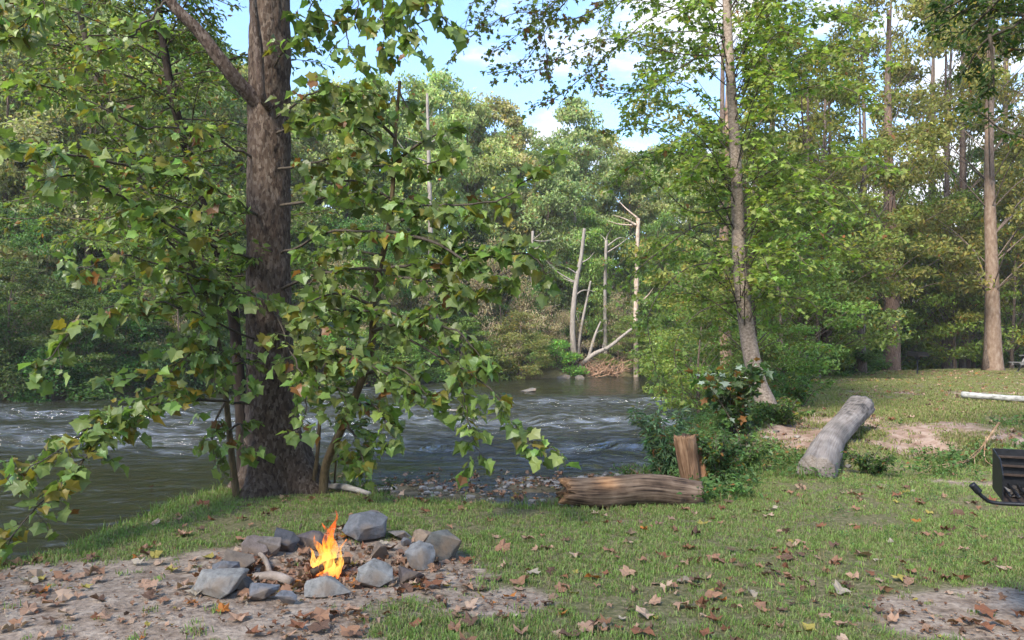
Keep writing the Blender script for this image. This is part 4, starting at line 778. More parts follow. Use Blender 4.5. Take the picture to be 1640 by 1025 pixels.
for i, px in enumerate(range(-140, 1360, 62)):
    d = farline(px) + rf.uniform(19, 27); x = (px - CX) / FPX * d; z = H1(x, d); ty = np.interp(px, [-140, 300, 420, 560, 740, 830, 1000, 1300], [-80, 40, 150, 165, 165, 240, 250, 250]) + rf.uniform(-10, 22)
    plant(f"far{(i + 2) % 5}", "hillside_tree", x, d, topH(d, ty, z), rf.uniform(3.6, 4.6), tuple(np.array(MID if i % 3 else DEEP) * rf.uniform(.9, 1.1, 3)), f"tree on the rising slope behind the far bank row, {ordn(i)} from the left", "tree", "trees on the slope across the river", rf.uniform(0, 6))
# understory on the far bank
for i, px in enumerate(range(-60, 1300, 43)):
    d = farline(px) + rf.uniform(3.0, 6.5); x = (px - CX) / FPX * d; z = H1(x, d); left = px < 360
    ty = rf.uniform(330, 420) if not left else rf.uniform(230, 380)
    tint = np.array(DEEP if (rf.random() < .35) else (MID if rf.random() < .6 else PALE)) * rf.uniform(.85, 1.15, 3)
    plant(f"under{i % 3}", "understory_tree", x, d, max(3, topH(d, ty, z)), rf.uniform(2.2, 3.0), tuple(tint), f"low bushy tree under the far bank's tall trees, {ordn(i)} from the left", "tree", "low trees along the far bank", rf.uniform(0, 6))
n = 0
for px in range(-70, 1290, 30):
    if 895 < px < 1000: continue
    d = farline(px) + rf.uniform(-.9, .7); x = (px - CX) / FPX * d; left = px < 340
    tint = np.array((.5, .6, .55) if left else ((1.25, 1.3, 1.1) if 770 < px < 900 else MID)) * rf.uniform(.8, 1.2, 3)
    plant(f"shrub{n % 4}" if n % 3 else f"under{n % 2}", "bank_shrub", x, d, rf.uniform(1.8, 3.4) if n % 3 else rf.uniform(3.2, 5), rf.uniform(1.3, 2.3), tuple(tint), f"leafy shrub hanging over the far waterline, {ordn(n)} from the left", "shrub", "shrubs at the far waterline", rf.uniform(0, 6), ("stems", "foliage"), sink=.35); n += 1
TAN = [(742, 5, 395, 2.6, "tan half-bare shrub on the far bank, leftmost of the tan ones"), (800, 4, 390, 3.0, "large tan half-bare shrub left of the slim grey snag"), (850, 4, 470, 2.2, "tan twiggy shrub right of the large tan one"), (905, 3, 500, 1.8, "tan twiggy shrub left of the white dead tree"), (990, 3, 470, 2.0, "tan twiggy shrub right of the white dead tree"), (660, 5, 430, 2.4, "tan shrub showing through the sycamore sapling leaves"), (250, 3, 450, 2.0, "brownish dry shrub on the left far bank"), (540, 5, 420, 2.5, "tan shrub just right of the sycamore trunk on the far bank")]
for i, (px, off, ty, wd, lab) in enumerate(TAN):
    d = farline(px) + 1.3 + .1 * off; x = (px - CX) / FPX * d; z = H1(x, d)
    plant(f"tanshrub{i % 2}", "twiggy_shrub", x, d, topH(d, ty, z), wd, tuple(np.array((1.25, 1.15, 1.05)) * rf.uniform(.9, 1.1)), lab, "shrub", "tan shrubs on the far bank", rf.uniform(0, 6), ("stems", "foliage"), (2.6, 2.4, 2.1))
# dead pale trunks
def snag(path, r0, r1, label, nb, seed, mat=M_DEAD, name="dead_tree", bl=1.6, cat="dead tree"):
    rg = np.random.default_rng(seed); q = [P(*k) for k in path]; b = q[0].copy(); b[2] = min(b[2], H1(b[0], b[1])); q[0] = b - [0, 0, .2]; t = empty(name, b, label, cat, "pale dead trees on the far bank"); pp = smoothpath(q, 8)
    V, F = tube(pp, np.linspace(r0, r1, len(pp)), 10, lambda t, a: 1 + .1 * fbm(np.cos(a) * 2, np.sin(a) * 2, t * 8, 3)); trk = build("trunk", V - b, F, mat, t, (1, 1, 1), True)
    for k in range(nb):
        i = int(len(pp) * rg.uniform(.35, .97)); s = pp[min(i, len(pp) - 1)]; a = rg.uniform(0, 6.28); l = bl * rg.uniform(.5, 1.3); e = s + [math.cos(a) * l, math.sin(a) * l * .5, rg.uniform(.1, .8) * l]; m = (s + e) / 2 + rg.normal(size=3) * .12
        x = smoothpath([s, m, e], 5); V, F = tube(x, np.linspace(max(r1 * .6, .03), .012, len(x)), 6); build("limb", V - b, F, mat, trk, (1, 1, 1), True)
    return t
D0 = farline(930)
snag([(920, 566, D0 + .8), (917, 520, D0 + .8), (922, 460, D0 + .8), (931, 410, D0 + .8), (936, 366, D0 + .8)], .21, .10, "white leaning dead trunk rising from the far bank", 5, 1)
snag([(924, 562, D0 + 1.1), (930, 530, D0 + 1.1), (940, 480, D0 + 1.1), (946, 450, D0 + 1.1)], .11, .06, "thinner pale dead stem beside the white leaning trunk", 2, 2)
snag([(925, 566, D0 + .3), (950, 568, D0 + .2), (975, 556, D0 + .2), (1000, 536, D0 + .3), (1024, 518, D0 + .4)], .16, .08, "pale dead trunk curving right low over the far bank", 2, 3, bl=.8)
snag([(1019, 590, D0 + 1), (1018, 520, D0 + 1), (1020, 440, D0 + 1), (1022, 350, D0 + 1)], .18, .12, "straight pale tan dead trunk right of the curving one", 6, 4, M_TANBARK)
snag([(853, 560, D0 + 1.5), (851, 490, D0 + 1.5), (853, 370, D0 + 1.5)], .13, .08, "slim grey snag behind the tan shrubs", 7, 5)
snag([(921, 560, D0 + 6), (919, 440, D0 + 6), (922, 310, D0 + 6)], .22, .12, "grey bare trunk standing behind the white leaning dead tree", 6, 6)
snag([(688, 560, farline(688) + 3), (690, 400, farline(688) + 3), (687, 260, farline(688) + 3), (684, 150, farline(688) + 3)], .2, .08, "tall thin white trunk seen above the curved sapling", 6, 7)
snag([(940, 566, D0 + 1.0), (952, 540, D0 + 1.2), (962, 515, D0 + 1.4)], .13, .05, "short leaning pale stub between the dead trunks", 2, 8, bl=.8)
snag([(970, 560, D0 + 3), (969, 470, D0 + 3), (971, 385, D0 + 3)], .14, .10, "broken grey trunk right of the white leaning dead tree", 4, 9)
# root and brush tangle at the waterline
rgb = np.random.default_rng(9); a = Acc(); bq = P(965, 598, D0 - .2); bq[2] = WATER
for k in range(150):
    s = bq + [rgb.uniform(-1.6, 1.3), rgb.uniform(-.3, 1.0), rgb.uniform(.05, .5)]; e = s + [rgb.normal() * .9, rgb.normal() * .4, rgb.uniform(-.3, 1.0)]; x = smoothpath([s, (s + e) / 2 + rgb.normal(size=3) * .12, e], 3); a.add(*tube(x, np.linspace(.03, .008, len(x)), 4), np.array([1.5, 1.25, 1.1]) * rgb.uniform(.6, 1.1))
o = a.build("brush_pile", M_DRIFT, None, bq); o.location = Vector(bq); tag(o, "tangle of bare brown roots and brush at the far waterline", "brush pile")
# rocks in the river
for i, (px, py, w, h, lab) in enumerate([(846, 627, 26, 6, "pale low rock breaking the calm water before the far bank"), (902, 606, 22, 7, "flat pale rock at the far waterline left of the brush"), (928, 606, 16, 6, "small pale rock at the far waterline beside the flat one"), (800, 607, 30, 6, "reddish flat rock at the far waterline under the shrubs"), (1130, 606, 26, 7, "pale rock at the far waterline left of the leaning maple"), (730, 660, 24, 5, "rock making white water in mid river"), (1100, 610, 20, 5, "small rock at the water left of the maple trunk")]):
    d = (EYE - WATER) * FPX / (py - HY); o = rock("river_rock", (w / FPX * d, w / FPX * d * .7, h / FPX * d * 1.6), 300 + i, (.2, .185, .17) if i not in (3,) else (.3, .19, .14)); x = (px - CX) / FPX * d
    o.location = (x, d, WATER + h / FPX * d * .15); tag(o, lab, "rock", "rocks in the river")

# ---- right-hand grove
def bigtree(kind, px, d, ty, wid, r, tint, bark, label, seed, path=None, cbase=None, name="grove_tree", bcol=(1, 1, 1), flare=1.5):
    """tall tree with its own visible trunk and a shared crown"""
    tm, cm, H0, r0 = MESH[kind]; x = (px - CX) / FPX * d; z = H1(x, d); h = topH(d, ty, z); rg = np.random.default_rng(seed)
    e = empty(name, (x, d, z), label, "tree", "tall trees of the right-hand grove"); t = np.linspace(0, 1, 40)
    p = np.column_stack([.12 * np.sin(t * 5 + seed), .1 * np.cos(t * 4 + seed), t * h * .9 - .3]) if path is None else path
    V, F = tube(p, r * (1 - .82 * t) * (1 + (flare - 1) * np.exp(-t * 40)), 20, lambda t, a: 1 + .07 * fbm(np.cos(a) * 1.5 + seed, np.sin(a) * 1.5, t * 12, 3)); trk = build("trunk", V, F, bark, e, bcol, True)
    o = bpy.data.objects.new("crown", cm); C.objects.link(o); o.parent = e; o.scale = (wid / r0, wid / r0, h / H0); o.color = (*tint, 1); o.rotation_euler = (0, 0, rg.uniform(0, 6))
    w = bpy.data.objects.new("limbs", tm); C.objects.link(w); w.parent = trk; w.scale = o.scale; w.rotation_euler = o.rotation_euler; w.color = (1, 1, 1, 1); return e
bigtree("open0", 1425, 38, -60, 4.6, .40, (1.15, 1.0, .9), M_BROWNBARK, "thick brown-trunked tree behind the far grill", 1, bcol=(1.25, 1.1, 1))
bigtree("open1", 1587, 36.5, -120, 4.8, .36, (1.2, 1.05, .9), M_TANBARK, "tall tree with thick tan trunk near the picnic table", 2, bcol=(.5, .45, .41))
bigtree("open2", 1165, 25, -120, 3.3, .22, (1.2, 1.1, .95), M_TANBARK, "tall pinkish tan trunk rising behind the leaning maple", 3, bcol=(.62, .54, .49))
bigtree("open1", 1325, 29.5, 60, 3.4, .14, (1.05, 1.0, .9), M_BROWNBARK, "slim dark trunk at the lawn's left end beyond the clay bank", 4, bcol=(.5, .45, .45))
bigtree("open0", 1285, 27, 90, 3.2, .12, (1.0, 1.05, .9), M_BROWNBARK, "slim dark leaning trunk left of the lawn's end", 5, bcol=(.5, .45, .45))
bigtree("open2", 1378, 33, 20, 3.6, .13, (1.1, 1.0, .9), M_BROWNBARK, "thin dark trunk left of the thick brown trunk", 6, bcol=(.55, .5, .45))
bigtree("open0", 1517, 44, -10, 4.4, .22, (1.25, 1.08, .9), M_BROWNBARK, "dark trunk right of the far grill, left of a pair", 7, bcol=(.6, .5, .45))
bigtree("open2", 1543, 45, -40, 4.4, .26, (1.25, 1.0, .85), M_BROWNBARK, "dark trunk left of the tall tan trunk, right of a pair", 8, bcol=(.6, .5, .45))
bigtree("open1", 1612, 48, -30, 4.4, .3, (1.2, 1.0, .9), M_TANBARK, "pale trunk standing behind the picnic table", 9, bcol=(.45, .4, .36))
bigtree("open0", 1700, 40, -120, 4.8, .3, (1.15, 1.0, .9), M_BROWNBARK, "tree at the right edge of the picture, crown only", 10)
bigtree("open1", 1494, 50, -80, 4.2, .2, (1.3, 1.1, .85), M_DEAD, "slim pale-limbed tree between the thick brown and the tan trunk", 11, bcol=(.9, .85, .8))
bigtree("open2", 1240, 34, 40, 3.6, .16, (1.1, 1.05, .95), M_BROWNBARK, "tall tree behind the maple's right side", 12, bcol=(.6, .55, .5))
bigtree("open0", 1200, 18.5, 210, 1.9, .10, (.9, 1.0, .9), M_BROWNBARK, "slim dark trunk just behind the leaning maple trunk", 13, bcol=(.55, .5, .48))
n = 0
for px, d, ty, wd, tn in [(1160, 30, 430, 2.4, DEEP), (1215, 33, 420, 2.6, MID), (1262, 31, 380, 2.6, MID), (1290, 38, 330, 3.0, MID), (1330, 42, 350, 3.0, MID), (1390, 46, 380, 3.2, DEEP), (1450, 50, 390, 3.4, MID), (1500, 52, 380, 3.4, DEEP), (1550, 52, 370, 3.4, MID), (1605, 56, 380, 3.6, DEEP), (1660, 50, 370, 3.4, MID), (1350, 44, 300, 2.8, YEL), (1430, 43, 330, 3.2, YEL), (1530, 42, 310, 3.2, YEL), (1620, 41, 320, 3.2, YEL), (1250, 24, 330, 2.2, MID), (1310, 27.5, 300, 2.6, MID), (1480, 58, 400, 3.6, DEEP), (1400, 56, 410, 3.6, DEEP), (1570, 62, 400, 3.6, DEEP), (1110, 40, 400, 3.0, MID), (1120, 22, 470, 1.6, MID), (1270, 45, 250, 3.4, MID), (1370, 52, 240, 3.8, MID), (1460, 47, 260, 3.6, YEL), (1560, 48, 240, 3.8, MID), (1640, 46, 250, 3.6, MID)]:
    x = (px - CX) / FPX * d; z = H1(x, d); plant(f"under{n % 3}", "understory_tree", x, d, topH(d, ty, z), wd, tuple(np.array(tn) * rf.uniform(.9, 1.1, 3)), f"low spreading tree of the right grove, {ordn(n)} planted away from the maple", "tree", "low trees of the right-hand grove", rf.uniform(0, 6)); n += 1
n = 0
for px, d, h, wd in [(1190, 20, 1.3, 1.0), (1215, 22, 1.6, 1.2), (1245, 24, 1.5, 1.2), (1280, 30, 2.2, 1.8), (1330, 33, 2.2, 2.0), (1385, 42, 2.6, 2.4), (1440, 48, 2.6, 2.6), (1490, 50, 2.6, 2.6), (1540, 52, 2.6, 2.6), (1590, 54, 2.6, 2.6), (1640, 52, 2.6, 2.6), (1360, 38, 2.2, 2.2), (1465, 55, 3, 3), (1525, 56, 3, 3), (1130, 26, 1.5, 1.3), (1170, 24, 1.4, 1.2), (1690, 50, 2.8, 2.6), (1415, 52, 2.8, 2.6)]:
    x = (px - CX) / FPX * d; plant(f"shrub{n % 4}", "grove_shrub", x, d, h, wd, tuple(np.array(MID if n < 3 or n in (14, 15) else DEEP) * rf.uniform(.85, 1.2, 3)), f"dark shrub closing the right grove's floor, {ordn(n)} of the row", "shrub", "shrubs on the grove floor", rf.uniform(0, 6), ("stems", "foliage"), sink=.1); n += 1
# unseen trees added behind the viewer to shade the lawn; another at right hangs a dark branch into the top right corner
OT = np.array([6.6, 6.0, 0]); OT[2] = H1(OT[0], OT[1]); ro = np.random.default_rng(61)
ov = empty("shade_tree", OT, "dark branch of a near tree hanging into the top right corner", "tree")
pp = smoothpath([OT - [0, 0, .2], OT + [0, 0, 1], OT + [.1, .1, 4], OT + [0, .1, 8]], 8); V, F = tube(pp, np.linspace(.26, .1, len(pp)), 16, lambda t, a: 1 + .08 * fbm(np.cos(a) * 2, np.sin(a) * 2, t * 9, 3)); build("trunk", V - OT, F, M_BROWNBARK, ov, (.8, .75, .7), True)
wood, lv = Acc(), Leaves()
for pts in ([(1700, -60, 7.6), (1640, 30, 7.8), (1585, 60, 8.0), (1560, 90, 8.1), (1550, 115, 8.2)], [(1585, 55, 8.0), (1590, 100, 8.0), (1592, 140, 8.0)], [(1700, -100, 7.6), (1610, -40, 7.9), (1540, 0, 8.2), (1480, 30, 8.4)], [(1720, 240, 7.4), (1640, 220, 7.8), (1600, 205, 8.0), (1555, 165, 8.2)], [(1740, -40, 7.6), (1660, 20, 7.8), (1610, 20, 8.0), (1560, 10, 8.2), (1500, 45, 8.4)], [(1740, 20, 7.6), (1680, 60, 7.8), (1630, 80, 8.0), (1600, 60, 8.2)], [(1700, -80, 7.6), (1620, -20, 7.8), (1570, 30, 8.0), (1530, 60, 8.2)]):
    leafy(wood, lv, [P(*q) for q in pts], .022, .006, ro, size=.075, twig=.36, gap=.045, per=10, droop=.2, start=.2)
for k in range(60):
    a = ro.uniform(0, 6.28); h = ro.uniform(5, 10); ln = ro.uniform(1, 3.2); b = OT + [0, 0, h - .8]; e = OT + [math.cos(a) * ln, math.sin(a) * ln, h]
    leafy(wood, lv, [b, (b + e) / 2 + [0, 0, .3], e], .03, .008, ro, size=.11, twig=.5, gap=.12, per=8, droop=.2, start=.25)
p = np.array(lv.p); finish(ov, OT, wood, M_TWIG, lv, OVA, M_LEAF, leafcols(ro, len(p), (.05, .085, .02), .25, .03, .01), 0, rng=ro)

for i, (x, y, h, w, lab) in enumerate([(-9.0, -5.5, 19, 4.4, "tall airy tree behind the viewer's left shoulder, shading the lawn"), (-3.0, -8.5, 20, 4.6, "unseen tall airy tree right behind the viewer, added to shade the fire ring")]):
    plant(f"open{i}", "shade_tree", x, y, h, w, (1, 1, 1), lab, "tree", None, i * 2.0)

# ------------------------------------------------------------------ near-bank shrubs and weeds
def bush(px, py, d, h, w, kind, tint, name, label, rz=0, sink=.05): 
    x = (px - CX) / FPX * d; return plant(kind, name, x, d, h, w, tint, label, "shrub", "shrubs on the near bank", rz, ("stems", "foliage"), sink=sink)
def smallshrub(base, name, label, seed, nst, h, spread, size, shape, col, per=9, gap=.06, twig=.14, pale=0, tip=(0, 0)):
    rg = np.random.default_rng(seed); b = np.array(base, float); b[2] = H1(b[0], b[1]); t = empty(name, b, label, "shrub", "shrubs on the near bank"); w, l = Acc(), Leaves()
    for k in range(nst):
        a = rg.uniform(0, 6.28); s = spread * rg.uniform(.3, 1); hh = h * rg.uniform(.6, 1.05); e = b + [math.cos(a) * s + tip[0], math.sin(a) * s + tip[1], hh]; leafy(w, l, [b + [rg.normal() * .05, rg.normal() * .05, -.03], (b + e) / 2 + [0, 0, .12 * h], e], .009, .003, rg, size=size, twig=twig, gap=gap, per=per, droop=.35, start=.22, sides=4)
    p = np.array(l.p); c = leafcols(rg, len(p), col, .3, .04, .03)
    if pale: m = rg.random(len(p)) < pale; c[m] = np.array([.36, .42, .33]) * rg.uniform(.7, 1.1, (m.sum(), 1)); m2 = rg.random(len(p)) < .06; c[m2] = [.22, .10, .03]
    finish(t, b, w, M_TWIG, l, shape, M_LEAF, c, 0, wname="stems", rng=rg); return t
smallshrub(P(1068, 740, 10.6), "willow_shrub", "blue-green narrow-leaved shrub standing in the shallows behind the stump", 71, 14, 1.0, .42, .11, LAN, (.12, .19, .095), per=12, tip=(-.08, 0))
smallshrub(P(1175, 690, 11.4), "oakleaf_shrub", "shrub with pale upturned leaves at the maple's foot by the water", 72, 20, 1.05, .55, .135, MAP, (.06, .10, .03), per=4, gap=.10, pale=.22)
smallshrub(P(1150, 770, 8.6), "ivy_shrub", "dense dark green bush against the right side of the stump", 73, 26, .55, .30, .055, OVA, (.085, .145, .05), per=10, gap=.04, twig=.1)
smallshrub(P(1190, 745, 9.5), "weed_clump", "leafy weed clump between the ivy bush and the maple", 74, 18, .4, .45, .06, OVA, (.11, .17, .05), per=8, gap=.05, twig=.1)
smallshrub(P(1255, 690, 12.0), "weed_clump", "leafy weed clump right of the maple's base", 75, 18, .4, .5, .07, OVA, (.11, .17, .045), per=8, gap=.05, twig=.1)
smallshrub(P(1395, 760, 9.1), "weed_clump", "low green weed clump right of the grey log's foot", 76, 14, .26, .3, .05, OVA, (.07, .12, .03), per=8, gap=.05, twig=.08)
smallshrub(P(600, 770, 9.0), "weed_clump", "thin weedy plants at the waterline right of the saplings", 77, 10, .4, .3, .055, OVA, (.06, .10, .03), per=6, gap=.07, twig=.1)
smallshrub(P(1280, 655, 14.5), "weed_clump", "leafy clump on the bank edge behind the maple base", 78, 14, .6, .6, .08, OVA, (.10, .17, .045), per=8, gap=.06, twig=.12)

# ------------------------------------------------------------------ grass, weeds, litter (scattered stuff)
def scatter(name, pts, rot, scl, idx, protos, seed=0):
    me = bpy.data.meshes.new(name); me.vertices.add(len(pts)); me.vertices.foreach_set("co", np.asarray(pts, np.float32).ravel())
    for k, ty, v in (("rot", 'FLOAT_VECTOR', rot), ("scl", 'FLOAT', scl), ("pick", 'INT', idx)):
        a = me.attributes.new(k, ty, 'POINT'); a.data.foreach_set("vector" if ty == 'FLOAT_VECTOR' else "value", np.asarray(v, np.int32 if ty == 'INT' else np.float32).ravel())
    col = bpy.data.collections.new(name + "_shapes")
    for p in protos: col.objects.link(p)
    o = bpy.data.objects.new(name, me); C.objects.link(o)
    ng = bpy.data.node_groups.new(name, 'GeometryNodeTree'); ng.interface.new_socket("Geometry", in_out='INPUT', socket_type='NodeSocketGeometry'); ng.interface.new_socket("Geometry", in_out='OUTPUT', socket_type='NodeSocketGeometry')
    N, L = ng.nodes, ng.links; gi, go = N.new("NodeGroupInput"), N.new("NodeGroupOutput"); ip = N.new("GeometryNodeInstanceOnPoints"); ci = N.new("GeometryNodeCollectionInfo")
    ci.inputs[0].default_value = col; ci.inputs['Separate Children'].default_value = True; ci.inputs['Reset Children'].default_value = True; ip.inputs['Pick Instance'].default_value = True
    def na(nm, ty): q = N.new("GeometryNodeInputNamedAttribute"); q.data_type = ty; q.inputs[0].default_value = nm; return q.outputs[0]
    L.new(gi.outputs[0], ip.inputs['Points']); L.new(ci.outputs[0], ip.inputs['Instance']); L.new(na("pick", 'INT'), ip.inputs['Instance Index']); L.new(na("rot", 'FLOAT_VECTOR'), ip.inputs['Rotation']); L.new(na("scl", 'FLOAT'), ip.inputs['Scale']); L.new(ip.outputs[0], go.inputs[0])
    md = o.modifiers.new("scatter", 'NODES'); md.node_group = ng; return o
def tuft(seed, nb, h, spread, base, dry, w=.0028, bend=.6):
    rg = np.random.default_rng(seed); V, F, K = [], [], []
    for k in range(nb):
        a = rg.uniform(0, 6.28); q = np.array([rg.normal() * spread, rg.normal() * spread, 0]); d = np.array([math.cos(a), math.sin(a), 0]); s = np.array([-d[1], d[0], 0]); l = h * rg.uniform(.45, 1.2); bn = bend * rg.uniform(.2, 1.3); n = len(V) 
        c = np.array(base) * rg.uniform(.7, 1.35) if rg.random() > dry else np.array([.27, .22, .11]) * rg.uniform(.6, 1.1)
        m = q + d * l * bn * .35 + UP * l * .6; t = q + d * l * bn + UP * l * (1 - .25 * bn); V += [q - s * w, q + s * w, m + s * w * .8, m - s * w * .8, t]; F += [(n, n + 1, n + 2), (n, n + 2, n + 3), (n + 3, n + 2, n + 4)]; K += [c] * 5
    return build("grass_tuft", np.array(V) - [0, 0, .006], np.array(F), M_GRASS, None, np.array(K), link=False)
rgz = np.random.default_rng(99)
def dens_keep(x, y, k):
    s = sdist(x, y, NEAR); g = (1 - .97 * sandmask(x, y)) * (1 - .9 * claymask(x, y)); g = g * np.clip(.55 + 1.0 * fbm(x * 1.3, y * 1.5, 71, 4), .05, 1)
    return (s < .55) & (rgz.random(len(x)) < g)
def visible(x, y, m=.12): return (np.abs(x / y) < (.66 + m))
tufts = [tuft(400 + i, 22, .029 + .008 * (i % 3), .022, (.17, .245, .06) if i % 2 else (.205, .245, .085), .13 + .09 * (i % 3)) for i in range(8)]
N0 = 46000; x = rgz.uniform(-4.2, 6.2, N0); y = rgz.uniform(3.0, 10.2, N0); k = dens_keep(x, y, 0) & visible(x, y); x, y = x[k], y[k]
sc = rgz.uniform(.6, 1.35, len(x)) * (1 + .5 * sstep(-.5, .2, sdist(x, y, NEAR)))
g1 = scatter("lawn_grass", np.column_stack([x, y, hgt(x, y)]), np.column_stack([rgz.normal(size=len(x)) * .12, rgz.normal(size=len(x)) * .12, rgz.uniform(0, 6.28, len(x))]), sc, rgz.integers(0, 8, len(x)), tufts)
tag(g1, "short green grass of the lawn round the fire ring", "grass", kind="stuff")
tuf2 = [tuft(420 + i, 26, .05, .06, (.15, .18, .05), .25 + .1 * (i % 3), .006) for i in range(6)]
N0 = 42000; y = 10 + 32 * rgz.random(N0) ** 1.35; x = 1.2 + rgz.random(N0) * (.8 * y); k = dens_keep(x, y, 0) & visible(x, y) & (y < 40); x, y = x[k], y[k]
g2 = scatter("meadow_grass", np.column_stack([x, y, hgt(x, y)]), np.column_stack([rgz.normal(size=len(x)) * .12, rgz.normal(size=len(x)) * .12, rgz.uniform(0, 6.28, len(x))]), rgz.uniform(.6, 1.3, len(x)), rgz.integers(0, 6, len(x)), tuf2)
tag(g2, "sparse grass on the raised lawn to the right", "grass", kind="stuff")
tuf3 = [tuft(440 + i, 16, .16, .03, (.11, .175, .04), .14, .004, .8) for i in range(4)]
def weed(seed, n, h, size, base):
    rg = np.random.default_rng(seed); a = Acc(); p = rg.normal(size=(n, 3)) * [.07, .07, 0]; p[:, 2] = rg.random(n) ** .8 * h; d = rg.normal(size=(n, 3)); d[:, 2] *= .4; put_leaves(a, OVA, p, d, UP + rg.normal(size=(n, 3)) * .5, size * rg.uniform(.6, 1.3, n), leafcols(rg, n, base, .3, .04, .03)); return a.build("weed_sprig", M_GRASS, link=False)
weeds = [weed(460 + i, 26, .16, .05, (.10, .165, .05)) for i in range(4)]
N0 = 9000; x = rgz.uniform(-4.3, 8, N0); y = rgz.uniform(3.5, 18, N0); s = sdist(x, y, NEAR); z = hgt(x, y); right = x > 1.6
k = (z > WATER + .04) & visible(x, y) & np.where(right, (s > -.45) & (s < 2.6) & (rgz.random(N0) < 1 - 1.0 * claymask(x, y)), (s > -.08) & (s < .8)); k |= ((x > 2.6) & (x < 3.7) & (y > 8.7) & (y < 10.6) & (rgz.random(N0) < .8)) | ((x > 4.2) & (x < 8) & (y > 8.9) & (y < 12.2) & (fbm(x * 1.2, y * 1.2, 77, 3) > .08) & (rgz.random(N0) < .7)); x, y, z = x[k], y[k], z[k]
lx = rgz.uniform(-3.4, 6, 2600); ly = rgz.uniform(3.4, 9.0, 2600); k = (sdist(lx, ly, NEAR) < 0) & (sandmask(lx, ly) < .6) & (fbm(lx * 1.4, ly * 1.4, 66, 3) > .05); lx, ly = lx[k], ly[k]; nb_ = len(x)
x, y, z = np.concatenate([x, lx]), np.concatenate([y, ly]), np.concatenate([z, hgt(lx, ly)])
pk = np.where((x > 1.6) & (rgz.random(len(x)) < .62), rgz.integers(4, 8, len(x)), rgz.integers(0, 4, len(x)))
g3 = scatter("bank_weeds", np.column_stack([x, y, z]), np.column_stack([x * 0, x * 0, rgz.uniform(0, 6.28, len(x))]), rgz.uniform(.6, 1.35, len(x)) * np.where(np.arange(len(x)) >= nb_, .32, np.where(x < 1.6, .75, 1)), pk, tuf3 + weeds)
tag(g3, "tall grass and weeds along the near river bank", "weeds", kind="stuff")
# leaf litter: crumpled leaves
def curl(shape, seed, amt):
    T, F = shape; rg = np.random.default_rng(seed); V = T.copy(); V[:, 1] -= .45; a = rg.uniform(0, 6.28); u = V[:, 0] * math.cos(a) + V[:, 1] * math.sin(a); V[:, 2] = amt * (u ** 2) * 1.5 + .10 * np.sin(V[:, 0] * 7 + seed) + .06 * rg.normal(size=len(V)); V[:, 2] -= V[:, 2].min(); return V, F
DRY = [(.27, .145, .085), (.33, .20, .13), (.20, .085, .045), (.13, .075, .05), (.38, .26, .18), (.30, .24, .06), (.36, .13, .03), (.33, .27, .20)]
DNAME = ["brown", "tan", "russet", "dark brown", "pale tan", "yellow", "orange", "cream"]
protos = [curl(SYC if i % 2 else MAP, 600 + i, .15 + .22 * ((i * 7) % 3)) for i in range(6)]
lm = {}
def leafmesh(s, c):
    if (s, c) not in lm:
        o = build("fallen_leaf", protos[s][0], protos[s][1], M_DRY, None, np.array(DRY[c]), link=False); lm[(s, c)] = o.data; bpy.data.objects.remove(o)
    return lm[(s, c)]
def where_leaf(x, y):
    r = math.hypot((x - FIRE[0]) / .92, (y - FIRE[1]) / .75)
    if r < 1: return "inside the stone fire ring"
    if sandmask(np.array([x]), np.array([y]))[0] > .5: return "on sand in the bottom right corner" if x > 1.5 else "on bare sand before the fire ring"
    if x < -1.9: return "on the strip left of the fire ring"
    if x < 0.2 and y > 5.6: return "on the grass between fire ring and river"
    if x < 0.2: return "on the grass right of the fire ring"
    if y > 6.3: return "on the lawn near the fallen log" if x < 2.4 else "on the lawn below the grey log"
    return "on the open lawn in the foreground" if x < 1.6 else "on the lawn in front of the near grill"
cand = []
px = rgz.uniform(0, 1640, 4000); py = rgz.uniform(790, 1025, 4000) ** 1.0
d = EYE * FPX / (py - HY); x = (px - CX) / FPX * d; ok = (sdist(x, d, NEAR) < -.05) & (np.abs(x - gx0 - .26) > .05)
keep = ok & (rgz.random(4000) < np.where(px < 760, .95, .55) * np.clip(.6 + .9 * fbm(x * 1.6, d * 1.6, 81, 3), .05, 1)); x, d = x[keep][:300], d[keep][:300]
fallen = []
for i in range(len(x)):
    c = int(rgz.choice(8, p=[.26, .19, .17, .14, .10, .05, .05, .04])); s = int(rgz.integers(0, 6)); z = .09 * rgz.uniform(.45, 1.3)
    o = bpy.data.objects.new("fallen_leaf", leafmesh(s, c)); C.objects.link(o); o.location = (x[i], d[i], H1(x[i], d[i]) + .012); o.scale = (z, z, z); o.rotation_euler = (rgz.normal() * .22, rgz.normal() * .22, rgz.uniform(0, 6.28))
    fallen.append(o); tag(o, f"{'small' if z < .065 else 'large' if z > .092 else 'mid-sized'} {DNAME[c]} fallen leaf {where_leaf(x[i], d[i])}", "leaf", "fallen leaves on the ground")
same = {}
for o in fallen: same.setdefault(o["label"], []).append(o)
for lab, os_ in same.items():
    if len(os_) > 1:
        for i, o in enumerate(sorted(os_, key=lambda q: q.location.x / q.location.y)): o["label"] = lab.replace("mid-sized ", "").replace(" fallen", "") + f", {ordn(i)} from left" if "mid-sized" not in lab else lab.replace(" fallen", "") + f", {ordn(i)} from left"
a = Acc()
N0 = 12000; xx = rgz.uniform(-4.2, 20, N0); yy = 3.2 + 32 * rgz.random(N0) ** 1.6; s = sdist(xx, yy, NEAR); k = (s < .3) & visible(xx, yy) & (rgz.random(N0) < (1 + 2.5 * claymask(xx, yy)) * np.clip(.36 + .9 * fbm(xx * .7, yy * .9, 91, 3), .03, 1)); xx, yy = xx[k], yy[k]
